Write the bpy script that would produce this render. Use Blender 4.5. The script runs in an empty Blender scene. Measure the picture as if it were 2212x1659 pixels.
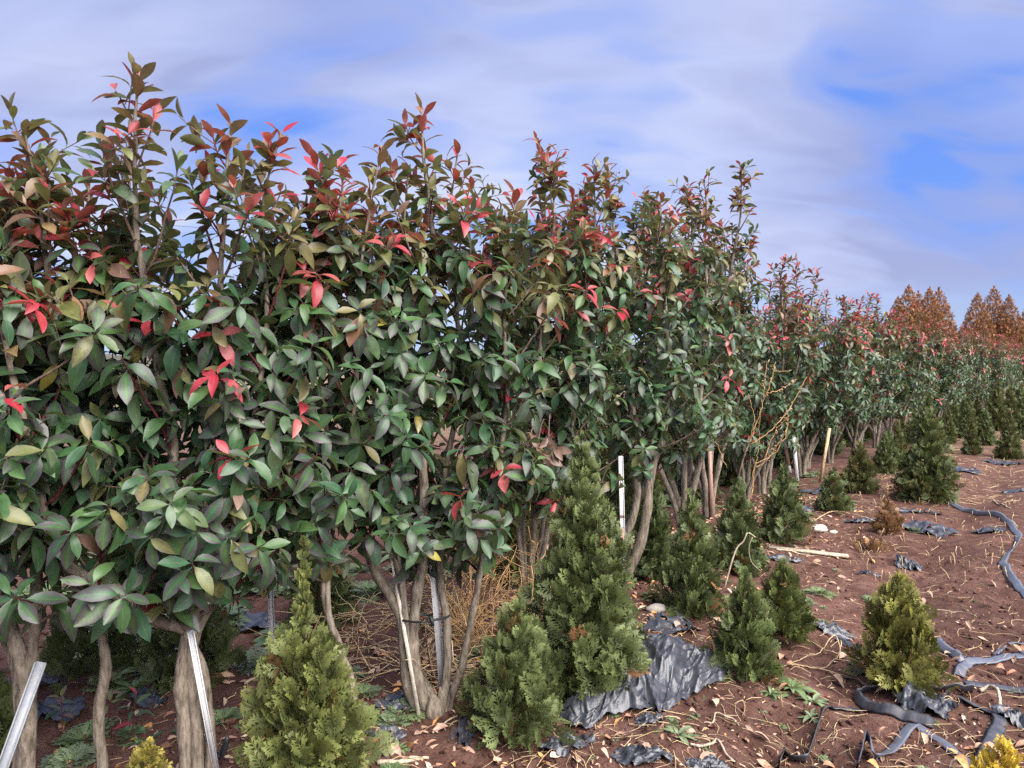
import bpy, math, random
import numpy as np
from mathutils import Matrix, Vector

# ------------------------------------------------------------------ camera, sky, sun, exposure
sc = bpy.context.scene
CAM_H = 1.5
FPX = 1640.0                       # focal length in units of a 2212 x 1659 picture
PITCH = math.atan(49.5 / FPX)      # camera looks slightly down
cam_d = bpy.data.cameras.new("camera")
cam_d.sensor_width = 36.0
cam_d.lens = 36.0 * FPX / 2212.0
cam_d.clip_start = 0.05
cam_d.clip_end = 5000.0
cam = bpy.data.objects.new("camera", cam_d)
sc.collection.objects.link(cam)
cam.location = (0, 0, CAM_H)
cam.rotation_euler = (math.radians(90) - PITCH, 0, 0)
sc.camera = cam

SUN_EL, SUN_AZ = math.radians(46), math.radians(135)    # azimuth clockwise from +Y
sc.world = bpy.data.worlds.new("World")
sc.world.use_nodes = True
wn, wl = sc.world.node_tree.nodes, sc.world.node_tree.links
wn.clear()

def N(tree_nodes, kind, **kw):
    n = tree_nodes.new(kind)
    for k, v in kw.items():
        setattr(n, k, v)
    return n

def math_node(nodes, links, op, a, b=None, clamp=False):
    n = nodes.new("ShaderNodeMath"); n.operation = op; n.use_clamp = clamp
    for i, v in enumerate((a, b)):
        if v is None: continue
        if isinstance(v, (int, float)): n.inputs[i].default_value = v
        else: links.new(v, n.inputs[i])
    return n.outputs[0]

def ramp(nodes, links, fac, stops, interp="LINEAR"):
    n = nodes.new("ShaderNodeValToRGB")
    n.color_ramp.interpolation = interp
    el = n.color_ramp.elements
    while len(el) < len(stops): el.new(0.5)
    for e, (p, c) in zip(el, stops):
        e.position = p
        e.color = (c, c, c, 1) if isinstance(c, (int, float)) else (*c, 1)
    links.new(fac, n.inputs[0])
    return n.outputs[0]

def mixc(nodes, links, fac, a, b, blend="MIX"):
    n = nodes.new("ShaderNodeMix"); n.data_type = "RGBA"; n.blend_type = blend
    if isinstance(fac, (int, float)): n.inputs[0].default_value = fac
    else: links.new(fac, n.inputs[0])
    for i, v in ((6, a), (7, b)):
        if isinstance(v, tuple): n.inputs[i].default_value = (*v, 1)
        else: links.new(v, n.inputs[i])
    return n.outputs[2]

def build_world():
    sky = N(wn, "ShaderNodeTexSky", sky_type="NISHITA", sun_disc=False)
    sky.sun_elevation, sky.sun_rotation = SUN_EL, SUN_AZ
    sky.air_density, sky.dust_density, sky.ozone_density = 1.0, 0.6, 2.5
    tc = wn.new("ShaderNodeTexCoord")
    sep = wn.new("ShaderNodeSeparateXYZ"); wl.new(tc.outputs["Generated"], sep.inputs[0])
    zz = math_node(wn, wl, "MAXIMUM", sep.outputs[2], 0.0)
    den = math_node(wn, wl, "ADD", zz, 0.42)
    px = math_node(wn, wl, "DIVIDE", sep.outputs[0], den)
    py = math_node(wn, wl, "DIVIDE", sep.outputs[1], den)
    cmb = wn.new("ShaderNodeCombineXYZ"); wl.new(px, cmb.inputs[0]); wl.new(py, cmb.inputs[1])
    def layer(rot, scale, nscale, detail, rough, dist, off):
        mp = wn.new("ShaderNodeMapping")
        mp.inputs["Rotation"].default_value = (0, 0, math.radians(rot))
        mp.inputs["Scale"].default_value = scale
        mp.inputs["Location"].default_value = off
        wl.new(cmb.outputs[0], mp.inputs[0])
        nz = wn.new("ShaderNodeTexNoise")
        nz.inputs["Scale"].default_value = nscale
        nz.inputs["Detail"].default_value = detail
        nz.inputs["Roughness"].default_value = rough
        nz.inputs["Distortion"].default_value = dist
        wl.new(mp.outputs[0], nz.inputs["Vector"])
        return nz.outputs["Fac"]
    a = layer(-32, (1.0, 1.7, 1), 1.9, 2.0, 0.40, 0.45, (0.7, 7.7, 0))
    b = layer(-30, (1.0, 1.4, 1), 0.85, 1.0, 0.5, 0.2, (3.3, 9.1, 0))
    c = layer(-36, (1.0, 2.4, 1), 5.0, 2.0, 0.45, 0.6, (1.0, 5.0, 0))
    cov = math_node(wn, wl, "ADD", math_node(wn, wl, "MULTIPLY", a, 0.62), math_node(wn, wl, "MULTIPLY", b, 0.50))
    cov = math_node(wn, wl, "ADD", cov, math_node(wn, wl, "MULTIPLY", c, 0.24))
    cover = ramp(wn, wl, cov, [(0.54, 0.0), (0.63, 0.5), (0.72, 0.88), (0.85, 1.0)], "EASE")
    # the cloud sheet itself: thin and white in places, thicker and lavender grey elsewhere
    d = layer(-30, (1.0, 1.2, 1), 0.70, 1.0, 0.5, 0.2, (12.0, 4.3, 0))
    th = math_node(wn, wl, "ADD", math_node(wn, wl, "MULTIPLY", d, 0.85), math_node(wn, wl, "MULTIPLY", c, 0.2))
    cloud = ramp(wn, wl, th, [(0.42, (5.5, 5.85, 6.8)), (0.55, (4.1, 4.5, 6.4)), (0.66, (2.7, 3.05, 5.0))])
    blue = mixc(wn, wl, 0.75, sky.outputs[0], (1.0, 2.2, 7.0))
    col = mixc(wn, wl, cover, blue, cloud)
    # pale band of thin far cloud low over the horizon
    hz = ramp(wn, wl, zz, [(0.0, 0.85), (0.035, 0.55), (0.11, 0.0)], "EASE")
    col = mixc(wn, wl, hz, col, (3.6, 4.9, 6.7))
    bg = wn.new("ShaderNodeBackground")
    wl.new(col, bg.inputs[0]); bg.inputs[1].default_value = 0.035
    out = wn.new("ShaderNodeOutputWorld"); wl.new(bg.outputs[0], out.inputs[0])
build_world()

sun_d = bpy.data.lights.new("sun", "SUN")
sun_d.energy = 2.8
sun_d.angle = math.radians(60)
sun_d.color = (1.0, 0.95, 0.88)
sun = bpy.data.objects.new("sun", sun_d)
sc.collection.objects.link(sun)
_sd = Vector((math.sin(SUN_AZ) * math.cos(SUN_EL), math.cos(SUN_AZ) * math.cos(SUN_EL), math.sin(SUN_EL)))
sun.rotation_euler = _sd.to_track_quat("Z", "Y").to_euler()

vs = sc.view_settings
vs.view_transform, vs.look, vs.exposure, vs.gamma = "Standard", "None", 2.1, 1.0
vs.use_curve_mapping = False
sc.cycles.max_bounces = 6
sc.cycles.diffuse_bounces = 4
sc.cycles.transmission_bounces = 4
sc.cycles.use_denoising = False

# ------------------------------------------------------------------ helpers
rng = np.random.default_rng(7)
COL = sc.collection

def link(o, parent=None):
    COL.objects.link(o)
    if parent is not None: o.parent = parent
    return o

def tag(o, label=None, cat=None, group=None, kind=None):
    if label: o["label"] = label
    if cat: o["category"] = cat
    if group: o["group"] = group
    if kind: o["kind"] = kind
    return o

def empty(name, loc, rz=0.0, scale=1.0):
    o = bpy.data.objects.new(name, None)
    o.location = loc; o.rotation_euler = (0, 0, rz); o.scale = (scale,) * 3
    o.empty_display_size = 0.1
    return link(o)

def npmesh(name, V, T, col=None, uv=None, mat=None, smooth=True):
    V = np.ascontiguousarray(V, np.float32); T = np.ascontiguousarray(T, np.int32)
    me = bpy.data.meshes.new(name)
    me.vertices.add(len(V)); me.vertices.foreach_set("co", V.ravel())
    me.loops.add(T.size); me.loops.foreach_set("vertex_index", T.ravel())
    me.polygons.add(len(T)); me.polygons.foreach_set("loop_start", np.arange(0, T.size, 3, dtype=np.int32))
    if smooth: me.polygons.foreach_set("use_smooth", np.ones(len(T), dtype=bool))
    if col is not None:
        at = me.attributes.new("Col", "FLOAT_COLOR", "POINT")
        at.data.foreach_set("color", np.ascontiguousarray(col, np.float32).ravel())
    if uv is not None:
        at = me.attributes.new("luv", "FLOAT_VECTOR", "POINT")
        u3 = np.zeros((len(V), 3), np.float32); u3[:, :uv.shape[1]] = uv
        at.data.foreach_set("vector", u3.ravel())
    me.update(calc_edges=True)
    if mat: me.materials.append(mat)
    return me

def mobj(name, me, parent=None, loc=None):
    o = bpy.data.objects.new(name, me)
    if loc is not None: o.location = loc
    return link(o, parent)

class MB:
    """collects triangle pieces"""
    def __init__(s): s.V, s.T, s.C, s.U, s.n = [], [], [], [], 0
    def add(s, V, T, col=None, uv=None):
        V = np.asarray(V, float)
        s.V.append(V); s.T.append(np.asarray(T) + s.n); s.n += len(V)
        c = np.ones((len(V), 4)) if col is None else (np.tile(col, (len(V), 1)) if np.ndim(col) == 1 else col)
        s.C.append(c)
        s.U.append(np.zeros((len(V), 3)) if uv is None else uv)
    def mesh(s, name, mat, smooth=True):
        return npmesh(name, np.concatenate(s.V), np.concatenate(s.T), np.concatenate(s.C), np.concatenate(s.U), mat, smooth)

def hash2(ix, iy, seed):
    h = (ix.astype(np.int64) * 374761393 + iy.astype(np.int64) * 668265263 + seed * 974634777) & 0xFFFFFFFF
    h = ((h ^ (h >> 13)) * 1274126177) & 0xFFFFFFFF
    h = h ^ (h >> 16)
    return (h & 0xFFFF) / 65535.0

def vnoise(x, y, seed=0):
    x = np.asarray(x, float); y = np.asarray(y, float)
    ix, iy = np.floor(x), np.floor(y)
    fx, fy = x - ix, y - iy
    fx = fx * fx * (3 - 2 * fx); fy = fy * fy * (3 - 2 * fy)
    ix = ix.astype(np.int64); iy = iy.astype(np.int64)
    a = hash2(ix, iy, seed); b = hash2(ix + 1, iy, seed)
    c = hash2(ix, iy + 1, seed); d = hash2(ix + 1, iy + 1, seed)
    return (a * (1 - fx) + b * fx) * (1 - fy) + (c * (1 - fx) + d * fx) * fy * 1.0 - 0.5

ROW_D = np.array([0.6, 0.8])           # direction of the hedge row
ROW_N = np.array([-0.8, 0.6])          # away from the camera, behind the hedge
ROW_P = np.array([-0.35, 3.27])

def gh(x, y):
    """ground height"""
    x = np.asarray(x, float); y = np.asarray(y, float)
    q = (x - ROW_P[0]) * ROW_N[0] + (y - ROW_P[1]) * ROW_N[1]
    near = np.exp(-((x - 1) ** 2 + (y - 4) ** 2) / 14.0 ** 2)
    z = 0.10 * vnoise(x * 0.45, y * 0.45, 1) * near
    z = z + 0.065 * vnoise(x * 1.7, y * 1.7, 2) * near
    z = z + 0.030 * vnoise(x * 5.1, y * 5.1, 3) * near
    rough = 0.55 + 0.9 * (vnoise(x * 1.1, y * 1.1, 9) + 0.5)
    z = z + (0.018 * vnoise(x * 13, y * 13, 4) + 0.010 * vnoise(x * 29, y * 29, 5) + 0.006 * vnoise(x * 60, y * 60, 6)) * rough * near
    z = z + 0.03 * np.exp(-(q / 0.35) ** 2) - 0.05 * np.exp(-((q + 1.35) / 0.22) ** 2)
    return z

def pix_dir(xv, yv):
    r, d = (xv - 1106) / FPX, (yv - 829.5) / FPX
    c, s = math.cos(PITCH), math.sin(PITCH)
    return np.array([r, c - d * s, -s - d * c])
def P(xv, yv, Y):
    d = pix_dir(xv, yv)
    return np.array([0, 0, CAM_H]) + d * (Y / d[1])
def G(xv, yv, dz=0.0):
    """spot on the ground"""
    d = pix_dir(xv, yv); z = 0.0
    for _ in range(3):
        t = (z - CAM_H) / d[2]; p = d * t
        z = float(gh(p[0], p[1]))
    return np.array([p[0], p[1], z + dz])

def norm(v):
    v = np.asarray(v, float)
    return v / (np.linalg.norm(v, axis=-1, keepdims=True) + 1e-9)

def catmull(pts, n):
    p = np.asarray(pts, float)
    if len(p) == 2:
        t = np.linspace(0, 1, n + 1)[:, None]; return p[0] * (1 - t) + p[1] * t
    q = np.vstack([2 * p[0] - p[1], p, 2 * p[-1] - p[-2]]); out = []
    t = np.linspace(0, 1, n, endpoint=False)[:, None]
    for i in range(1, len(q) - 2):
        a, b, c, d = q[i - 1], q[i], q[i + 1], q[i + 2]
        out.append(0.5 * ((2 * b) + (-a + c) * t + (2 * a - 5 * b + 4 * c - d) * t ** 2 + (-a + 3 * b - 3 * c + d) * t ** 3))
    return np.vstack(out + [p[-1:]])

def tube(pts, rad, sides=6, cap=True):
    pts = np.asarray(pts, float); n = len(pts)
    rad = np.broadcast_to(np.asarray(rad, float), (n,))
    tg = norm(np.gradient(pts, axis=0))
    ref = np.array([1.0, 0.2, 0.1]) if abs(tg[:, 0]).mean() < 0.8 else np.array([0.1, 0.2, 1.0])
    u = norm(np.cross(tg, ref)); v = np.cross(tg, u)
    a = np.linspace(0, 2 * np.pi, sides, endpoint=False)
    V = pts[:, None] + rad[:, None, None] * (u[:, None] * np.cos(a)[None, :, None] + v[:, None] * np.sin(a)[None, :, None])
    V = V.reshape(-1, 3)
    i = np.arange(n - 1)[:, None] * sides; j = np.arange(sides)[None]; k = (j + 1) % sides
    A, B, Cc, D = (i + j).ravel(), (i + k).ravel(), (i + sides + k).ravel(), (i + sides + j).ravel()
    T = np.vstack([np.c_[A, B, Cc], np.c_[A, Cc, D]])
    if cap:
        V = np.vstack([V, pts[:1], pts[-1:]]); c0, c1 = len(V) - 2, len(V) - 1
        j = np.arange(sides); k = (j + 1) % sides; o = (n - 1) * sides
        T = np.vstack([T, np.c_[np.full(sides, c0), k, j], np.c_[np.full(sides, c1), o + j, o + k]])
    return V, T

def box_bar(p0, p1, w, t, side):
    """straight bar of rectangular section w x t between two points; side = direction of w"""
    p0, p1 = np.asarray(p0, float), np.asarray(p1, float)
    d = norm(p1 - p0); s = norm(np.asarray(side) - d * np.dot(side, d)); m = np.cross(d, s)
    V = []
    for p in (p0, p1):
        for a, b in ((-1, -1), (1, -1), (1, 1), (-1, 1)):
            V.append(p + s * a * w / 2 + m * b * t / 2)
    T = [(0, 1, 2), (0, 2, 3), (4, 6, 5), (4, 7, 6)]
    for i in range(4):
        j = (i + 1) % 4
        T += [(i, i + 4, j + 4), (i, j + 4, j)]
    return np.array(V), np.array(T)

# ------------------------------------------------------------------ materials
def new_mat(name):
    m = bpy.data.materials.new(name); m.use_nodes = True
    nt = m.node_tree; nt.nodes.clear()
    out = nt.nodes.new("ShaderNodeOutputMaterial")
    return m, nt.nodes, nt.links, out

def noise(nd, lk, scale, detail=4, rough=0.55, vec=None, dist=0.0):
    n = nd.new("ShaderNodeTexNoise")
    n.inputs["Scale"].default_value = scale; n.inputs["Detail"].default_value = detail
    n.inputs["Roughness"].default_value = rough; n.inputs["Distortion"].default_value = dist
    if vec is not None: lk.new(vec, n.inputs["Vector"])
    return n.outputs["Fac"]

def pos(nd):
    return nd.new("ShaderNodeNewGeometry").outputs["Position"]

def principled(nd, lk, col, rough=0.7, spec=0.5, bump=None, bump_d=0.01, bump_s=0.5):
    b = nd.new("ShaderNodeBsdfPrincipled")
    if isinstance(col, tuple): b.inputs["Base Color"].default_value = (*col, 1)
    else: lk.new(col, b.inputs["Base Color"])
    if isinstance(rough, (int, float)): b.inputs["Roughness"].default_value = rough
    else: lk.new(rough, b.inputs["Roughness"])
    b.inputs["Specular IOR Level"].default_value = spec
    if bump is not None:
        bp = nd.new("ShaderNodeBump"); bp.inputs["Distance"].default_value = bump_d
        bp.inputs["Strength"].default_value = bump_s
        lk.new(bump, bp.inputs["Height"]); lk.new(bp.outputs[0], b.inputs["Normal"])
    return b

def leaf_material(name, edge_col, gloss, transl, back_mix, spec=0.5):
    m, nd, lk, out = new_mat(name)
    at = nd.new("ShaderNodeAttribute"); at.attribute_name = "Col"
    uv = nd.new("ShaderNodeAttribute"); uv.attribute_name = "luv"
    sp = nd.new("ShaderNodeSeparateXYZ"); lk.new(uv.outputs["Vector"], sp.inputs[0])
    u, v = sp.outputs[0], sp.outputs[1]
    nz = noise(nd, lk, 55, 3, 0.6, pos(nd))
    # blotchy dark margin, a mark of the leaf itself
    e = math_node(nd, lk, "ADD", math_node(nd, lk, "MULTIPLY", v, 0.75), math_node(nd, lk, "MULTIPLY", u, 0.45))
    e = math_node(nd, lk, "ADD", e, math_node(nd, lk, "MULTIPLY", math_node(nd, lk, "SUBTRACT", nz, 0.5), 1.5))
    e = ramp(nd, lk, e, [(0.36, 0.0), (0.80, 1.0)])
    e = math_node(nd, lk, "MULTIPLY", e, at.outputs["Alpha"])
    col = mixc(nd, lk, e, at.outputs["Color"], edge_col)
    rib = ramp(nd, lk, v, [(0.0, 0.55), (0.10, 0.0)])
    pale = mixc(nd, lk, 0.5, at.outputs["Color"], (0.25, 0.22, 0.10))
    col = mixc(nd, lk, rib, col, pale)
    mott = ramp(nd, lk, noise(nd, lk, 22, 3, 0.6, pos(nd)), [(0.3, 0.72), (0.7, 1.25)])
    col = mixc(nd, lk, 1.0, col, mott, "MULTIPLY")
    geo = nd.new("ShaderNodeNewGeometry")
    under = mixc(nd, lk, back_mix, col, (0.14, 0.17, 0.08))
    colb = mixc(nd, lk, geo.outputs["Backfacing"], col, under)
    rgh = math_node(nd, lk, "ADD", math_node(nd, lk, "MULTIPLY", geo.outputs["Backfacing"], 0.25), gloss)
    # side veins as faint relief
    wv = math_node(nd, lk, "SINE", math_node(nd, lk, "MULTIPLY", math_node(nd, lk, "SUBTRACT", u, math_node(nd, lk, "MULTIPLY", v, 0.12)), 75.0))
    b = principled(nd, lk, colb, rgh, spec, wv, 0.00012, 0.25)
    tr = nd.new("ShaderNodeBsdfTranslucent")
    tc = mixc(nd, lk, 0.25, col, (0.30, 0.26, 0.05))
    lk.new(tc, tr.inputs[0])
    mx = nd.new("ShaderNodeMixShader"); mx.inputs[0].default_value = transl
    lk.new(b.outputs[0], mx.inputs[1]); lk.new(tr.outputs[0], mx.inputs[2]); lk.new(mx.outputs[0], out.inputs[0])
    return m

M_LEAF = leaf_material("photinia_leaf", (0.078, 0.046, 0.074), 0.40, 0.30, 0.30, 0.5)
M_NEEDLE = leaf_material("conifer_spray", (0.05, 0.05, 0.02), 0.55, 0.18, 0.12, 0.35)
M_WEED = leaf_material("weed_leaf", (0.08, 0.09, 0.05), 0.5, 0.22, 0.4)

def dry_leaf_material():
    m, nd, lk, out = new_mat("dry_leaf")
    at = nd.new("ShaderNodeAttribute"); at.attribute_name = "Col"
    mott = ramp(nd, lk, noise(nd, lk, 60, 4, 0.6, pos(nd)), [(0.3, 0.6), (0.7, 1.3)])
    col = mixc(nd, lk, 1.0, at.outputs["Color"], mott, "MULTIPLY")
    b = principled(nd, lk, col, 0.75, 0.3)
    lk.new(b.outputs[0], out.inputs[0]); return m
M_DRY = dry_leaf_material()

def bark_material(name, c0, c1, c2):
    m, nd, lk, out = new_mat(name)
    tc = nd.new("ShaderNodeTexCoord")
    mp = nd.new("ShaderNodeMapping"); mp.inputs["Scale"].default_value = (1, 1, 0.25)
    lk.new(tc.outputs["Object"], mp.inputs[0])
    n1 = noise(nd, lk, 60, 5, 0.65, mp.outputs[0])
    n2 = noise(nd, lk, 11, 3, 0.6, tc.outputs["Object"])
    col = ramp(nd, lk, n1, [(0.30, c0), (0.52, c1), (0.75, c2)])
    col = mixc(nd, lk, 0.7, col, ramp(nd, lk, n2, [(0.3, 0.55), (0.7, 1.25)]), "MULTIPLY")
    b = principled(nd, lk, col, 0.8, 0.3, n1, 0.009, 0.9)
    lk.new(b.outputs[0], out.inputs[0]); return m
M_BARK = bark_material("grey_brown_bark", (0.062, 0.048, 0.036), (0.215, 0.175, 0.135), (0.34, 0.29, 0.235))
M_TWIG = bark_material("twig_bark", (0.08, 0.05, 0.042), (0.16, 0.105, 0.082), (0.25, 0.18, 0.13))
M_REDTWIG = bark_material("red_twig", (0.07, 0.012, 0.018), (0.12, 0.02, 0.028), (0.18, 0.04, 0.04))
M_CONBARK = bark_material("conifer_bark", (0.06, 0.03, 0.02), (0.12, 0.065, 0.04), (0.2, 0.12, 0.08))
M_STRAW = bark_material("dry_straw", (0.32, 0.21, 0.11), (0.52, 0.38, 0.22), (0.68, 0.54, 0.37))
M_ORANGE = bark_material("dry_orange_twig", (0.32, 0.17, 0.07), (0.52, 0.31, 0.14), (0.68, 0.47, 0.26))
M_PALEWOOD = bark_material("weathered_wood", (0.26, 0.20, 0.14), (0.42, 0.34, 0.25), (0.58, 0.50, 0.40))

def soil_material():
    m, nd, lk, out = new_mat("red_soil")
    p = pos(nd)
    n1 = noise(nd, lk, 0.9, 4, 0.6, p)
    n2 = noise(nd, lk, 9, 6, 0.7, p)
    n3 = noise(nd, lk, 70, 5, 0.7, p)
    n4 = noise(nd, lk, 260, 3, 0.6, p)
    col = ramp(nd, lk, n2, [(0.25, (0.052, 0.024, 0.018)), (0.5, (0.118, 0.058, 0.044)), (0.78, (0.205, 0.118, 0.095))])
    col = mixc(nd, lk, 0.75, col, ramp(nd, lk, n1, [(0.32, (0.62, 0.58, 0.56)), (0.68, (1.35, 1.35, 1.36))]), "MULTIPLY")
    col = mixc(nd, lk, 0.8, col, ramp(nd, lk, n3, [(0.3, 0.55), (0.7, 1.4)]), "MULTIPLY")
    # dry straw coloured and greenish cover far off
    sep = nd.new("ShaderNodeSeparateXYZ"); lk.new(p, sep.inputs[0])
    far = ramp(nd, lk, math_node(nd, lk, "MULTIPLY", sep.outputs[1], 0.01), [(0.11, 0.0), (0.22, 0.8), (1.0, 1.0)])
    far = math_node(nd, lk, "MULTIPLY", far, ramp(nd, lk, noise(nd, lk, 0.6, 5, 0.6, p), [(0.35, 0.3), (0.55, 1.0)]))
    grass = ramp(nd, lk, noise(nd, lk, 6, 5, 0.7, p), [(0.3, (0.13, 0.11, 0.06)), (0.6, (0.30, 0.24, 0.15)), (0.8, (0.20, 0.19, 0.09))])
    col = mixc(nd, lk, far, col, grass)
    h = math_node(nd, lk, "ADD", math_node(nd, lk, "MULTIPLY", n3, 0.7), math_node(nd, lk, "MULTIPLY", n4, 0.3))
    b = principled(nd, lk, col, 0.93, 0.2, h, 0.022, 1.0)
    lk.new(b.outputs[0], out.inputs[0]); return m
M_SOIL = soil_material()

def film_material():
    m, nd, lk, out = new_mat("black_mulch_film")
    p = pos(nd)
    n1 = noise(nd, lk, 14, 5, 0.65, p); n2 = noise(nd, lk, 55, 4, 0.7, p, 0.6)
    dust = ramp(nd, lk, n1, [(0.45, 0.0), (0.72, 0.75)])
    col = mixc(nd, lk, dust, (0.034, 0.037, 0.047), (0.088, 0.090, 0.108))
    col = mixc(nd, lk, ramp(nd, lk, n2, [(0.62, 0.0), (0.75, 0.6)]), col, (0.16, 0.115, 0.09))
    rg = ramp(nd, lk, n1, [(0.3, 0.25), (0.7, 0.5)])
    b = principled(nd, lk, col, rg, 0.6, n2, 0.004, 0.6)
    lk.new(b.outputs[0], out.inputs[0]); return m
M_FILM = film_material()

def hose_material(name, c, dusty):
    m, nd, lk, out = new_mat(name)
    p = pos(nd); n1 = noise(nd, lk, 18, 5, 0.65, p)
    col = mixc(nd, lk, ramp(nd, lk, n1, [(0.42, 0.0), (0.75, dusty)]), c, (0.17, 0.13, 0.115))
    b = principled(nd, lk, col, ramp(nd, lk, n1, [(0.3, 0.36), (0.7, 0.6)]), 0.55, noise(nd, lk, 90, 3, 0.6, p), 0.002, 0.4)
    lk.new(b.outputs[0], out.inputs[0]); return m
M_HOSE = hose_material("black_hose", (0.034, 0.038, 0.050), 0.35)
M_HOSE2 = hose_material("greyed_hose", (0.085, 0.098, 0.135), 0.35)

def stake_material(name, c, rust):
    m, nd, lk, out = new_mat(name)
    p = pos(nd)
    n1 = noise(nd, lk, 16, 4, 0.6, p); n2 = noise(nd, lk, 80, 4, 0.6, p)
    col = mixc(nd, lk, ramp(nd, lk, n2, [(0.35, 0.0), (0.75, 0.55)]), c, (0.36, 0.33, 0.30))
    col = mixc(nd, lk, ramp(nd, lk, n1, [(rust, 0.0), (rust + 0.06, 0.9)]), col, (0.09, 0.045, 0.03))
    b = principled(nd, lk, col, 0.5, 0.5, n2, 0.001, 0.3)
    lk.new(b.outputs[0], out.inputs[0]); return m
M_STAKE = stake_material("white_stake", (0.60, 0.60, 0.62), 0.62)
M_STEEL = stake_material("galvanised_stake", (0.19, 0.21, 0.25), 0.70)
M_RUST = stake_material("rusty_stake", (0.30, 0.15, 0.11), 0.60)

def plain(name, c, rough=0.7):
    m, nd, lk, out = new_mat(name)
    n1 = noise(nd, lk, 40, 4, 0.6, pos(nd))
    col = mixc(nd, lk, 1.0, c, ramp(nd, lk, n1, [(0.3, 0.7), (0.7, 1.2)]), "MULTIPLY")
    b = principled(nd, lk, col, rough, 0.4, n1, 0.003, 0.4)
    lk.new(b.outputs[0], out.inputs[0]); return m
M_TIE = plain("black_tie", (0.02, 0.02, 0.022), 0.5)
M_STONE = plain("pale_stone", (0.42, 0.38, 0.33), 0.85)
M_PALEPLASTIC = plain("dirty_white_plastic", (0.60, 0.54, 0.46), 0.5)
M_WIRE = plain("power_wire", (0.05, 0.05, 0.055), 0.6)
M_CLOD = M_SOIL

def hill_material():
    m, nd, lk, out = new_mat("far_wooded_hill")
    n1 = noise(nd, lk, 0.08, 6, 0.7, pos(nd))
    col = ramp(nd, lk, n1, [(0.3, (0.05, 0.06, 0.045)), (0.6, (0.12, 0.10, 0.075)), (0.8, (0.17, 0.14, 0.11))])
    b = principled(nd, lk, col, 0.95, 0.1)
    lk.new(b.outputs[0], out.inputs[0]); return m
M_HILL = hill_material()

# ------------------------------------------------------------------ ground and hills
def graded(a0, a1, step, lo, hi, grow=1.16):
    mid = list(np.arange(a0, a1 + 1e-6, step)); s = step; up = [mid[-1]]
    while up[-1] < hi: s *= grow; up.append(up[-1] + s)
    s = step; dn = [mid[0]]
    while dn[-1] > lo: s *= grow; dn.append(dn[-1] - s)
    return np.array(dn[:0:-1] + mid + up[1:])

def build_ground():
    xs = graded(-2.4, 3.4, 0.021, -700, 900, 1.07)
    ys = graded(2.0, 6.6, 0.021, -60, 1500, 1.045)
    X, Y = np.meshgrid(xs, ys); Z = gh(X, Y)
    V = np.stack([X, Y, Z], -1).reshape(-1, 3); nx, ny = len(xs), len(ys)
    i = (np.arange(ny - 1)[:, None] * nx + np.arange(nx - 1)[None]).ravel()
    T = np.vstack([np.c_[i, i + 1, i + nx + 1], np.c_[i, i + nx + 1, i + nx]])
    o = mobj("ground", npmesh("ground", V, T, mat=M_SOIL))
    tag(o, kind="structure")
build_ground()

def build_hill(name, x0, x1, y, depth, hfun):
    n, m = 120, 14
    xs = np.linspace(x0, x1, n); V = []
    for j in range(m):
        t = j / (m - 1); prof = math.sin(math.pi * t) ** 0.8 if 0 < t < 1 else 0.0
        env = np.sin(np.pi * np.linspace(0, 1, n)) ** 0.35
        yy = y + depth * t + 6 * vnoise(xs * 0.03, np.full(n, t * 3), 31)
        zz = hfun(xs) * prof * env + (vnoise(xs * 0.25, np.full(n, j * 1.3), 33) * 1.6) * prof - 0.3
        V.append(np.c_[xs, yy, zz])
    V = np.vstack(V)
    i = (np.arange(m - 1)[:, None] * n + np.arange(n - 1)[None]).ravel()
    T = np.vstack([np.c_[i, i + 1, i + n + 1], np.c_[i, i + n + 1, i + n]])
    tag(mobj(name, npmesh(name, V, T, mat=M_HILL)), kind="structure")
build_hill("hills", -420, 380, 300, 160, lambda x: 7.5 + 5 * vnoise(x * 0.012, x * 0, 41) + 3 * vnoise(x * 0.05, x * 0, 42))
build_hill("hills", 190, 560, 330, 200, lambda x: 22 + 8 * vnoise(x * 0.02, x * 0, 43))

# ------------------------------------------------------------------ photinia leaves
ST_U = np.array([0.0, 0.10, 0.26, 0.46, 0.66, 0.84, 0.95])
ST_W = np.array([0.010, 0.016, 0.115, 0.182, 0.190, 0.120, 0.050])
def leaf_template(arch, fold, twist, wid, hi=True):
    if hi: U, W = ST_U, ST_W
    else: U, W = np.array([0.0, 0.28, 0.62]), np.array([0.012, 0.13, 0.19])
    V, uv = [], []
    for u, w in zip(U, W):
        w = w * wid; z = -arch * u * u + 0.10 * arch * math.sin(3.1 * u); a = twist * u
        y = u * (1 - 0.18 * arch * u)
        for s in (-1, 0, 1):
            dz = fold * w * abs(s) + (0.012 * math.sin(9 * u + s) if s and hi else 0)
            V.append((s * w * math.cos(a), y, z + dz + s * w * math.sin(a))); uv.append((u, abs(s), 0))
    u = 1.0; V.append((0, 1 - 0.18 * arch, -arch * 1.02)); uv.append((1, 0.3, 0))
    T = []
    for i in range(len(U) - 1):
        for k in (0, 1):
            a, b, c, d = i * 3 + k, i * 3 + k + 1, i * 3 + k + 4, i * 3 + k + 3
            T += [(a, b, c), (a, c, d)]
    e = (len(U) - 1) * 3
    T += [(e, e + 1, e + 3), (e + 1, e + 2, e + 3)]
    return np.array(V), np.array(T), np.array(uv)
SHAPES = [(0.10, 0.35, 0.1, 1.0), (0.28, 0.25, -0.25, 0.95), (0.45, 0.45, 0.3, 1.0), (0.05, 0.6, -0.1, 1.05), (0.20, 0.15, 0.5, 0.9), (0.60, 0.3, -0.4, 1.0)]
LT_HI = [leaf_template(*s) for s in SHAPES]
LT_LO = [leaf_template(*s, hi=False) for s in SHAPES]

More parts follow.
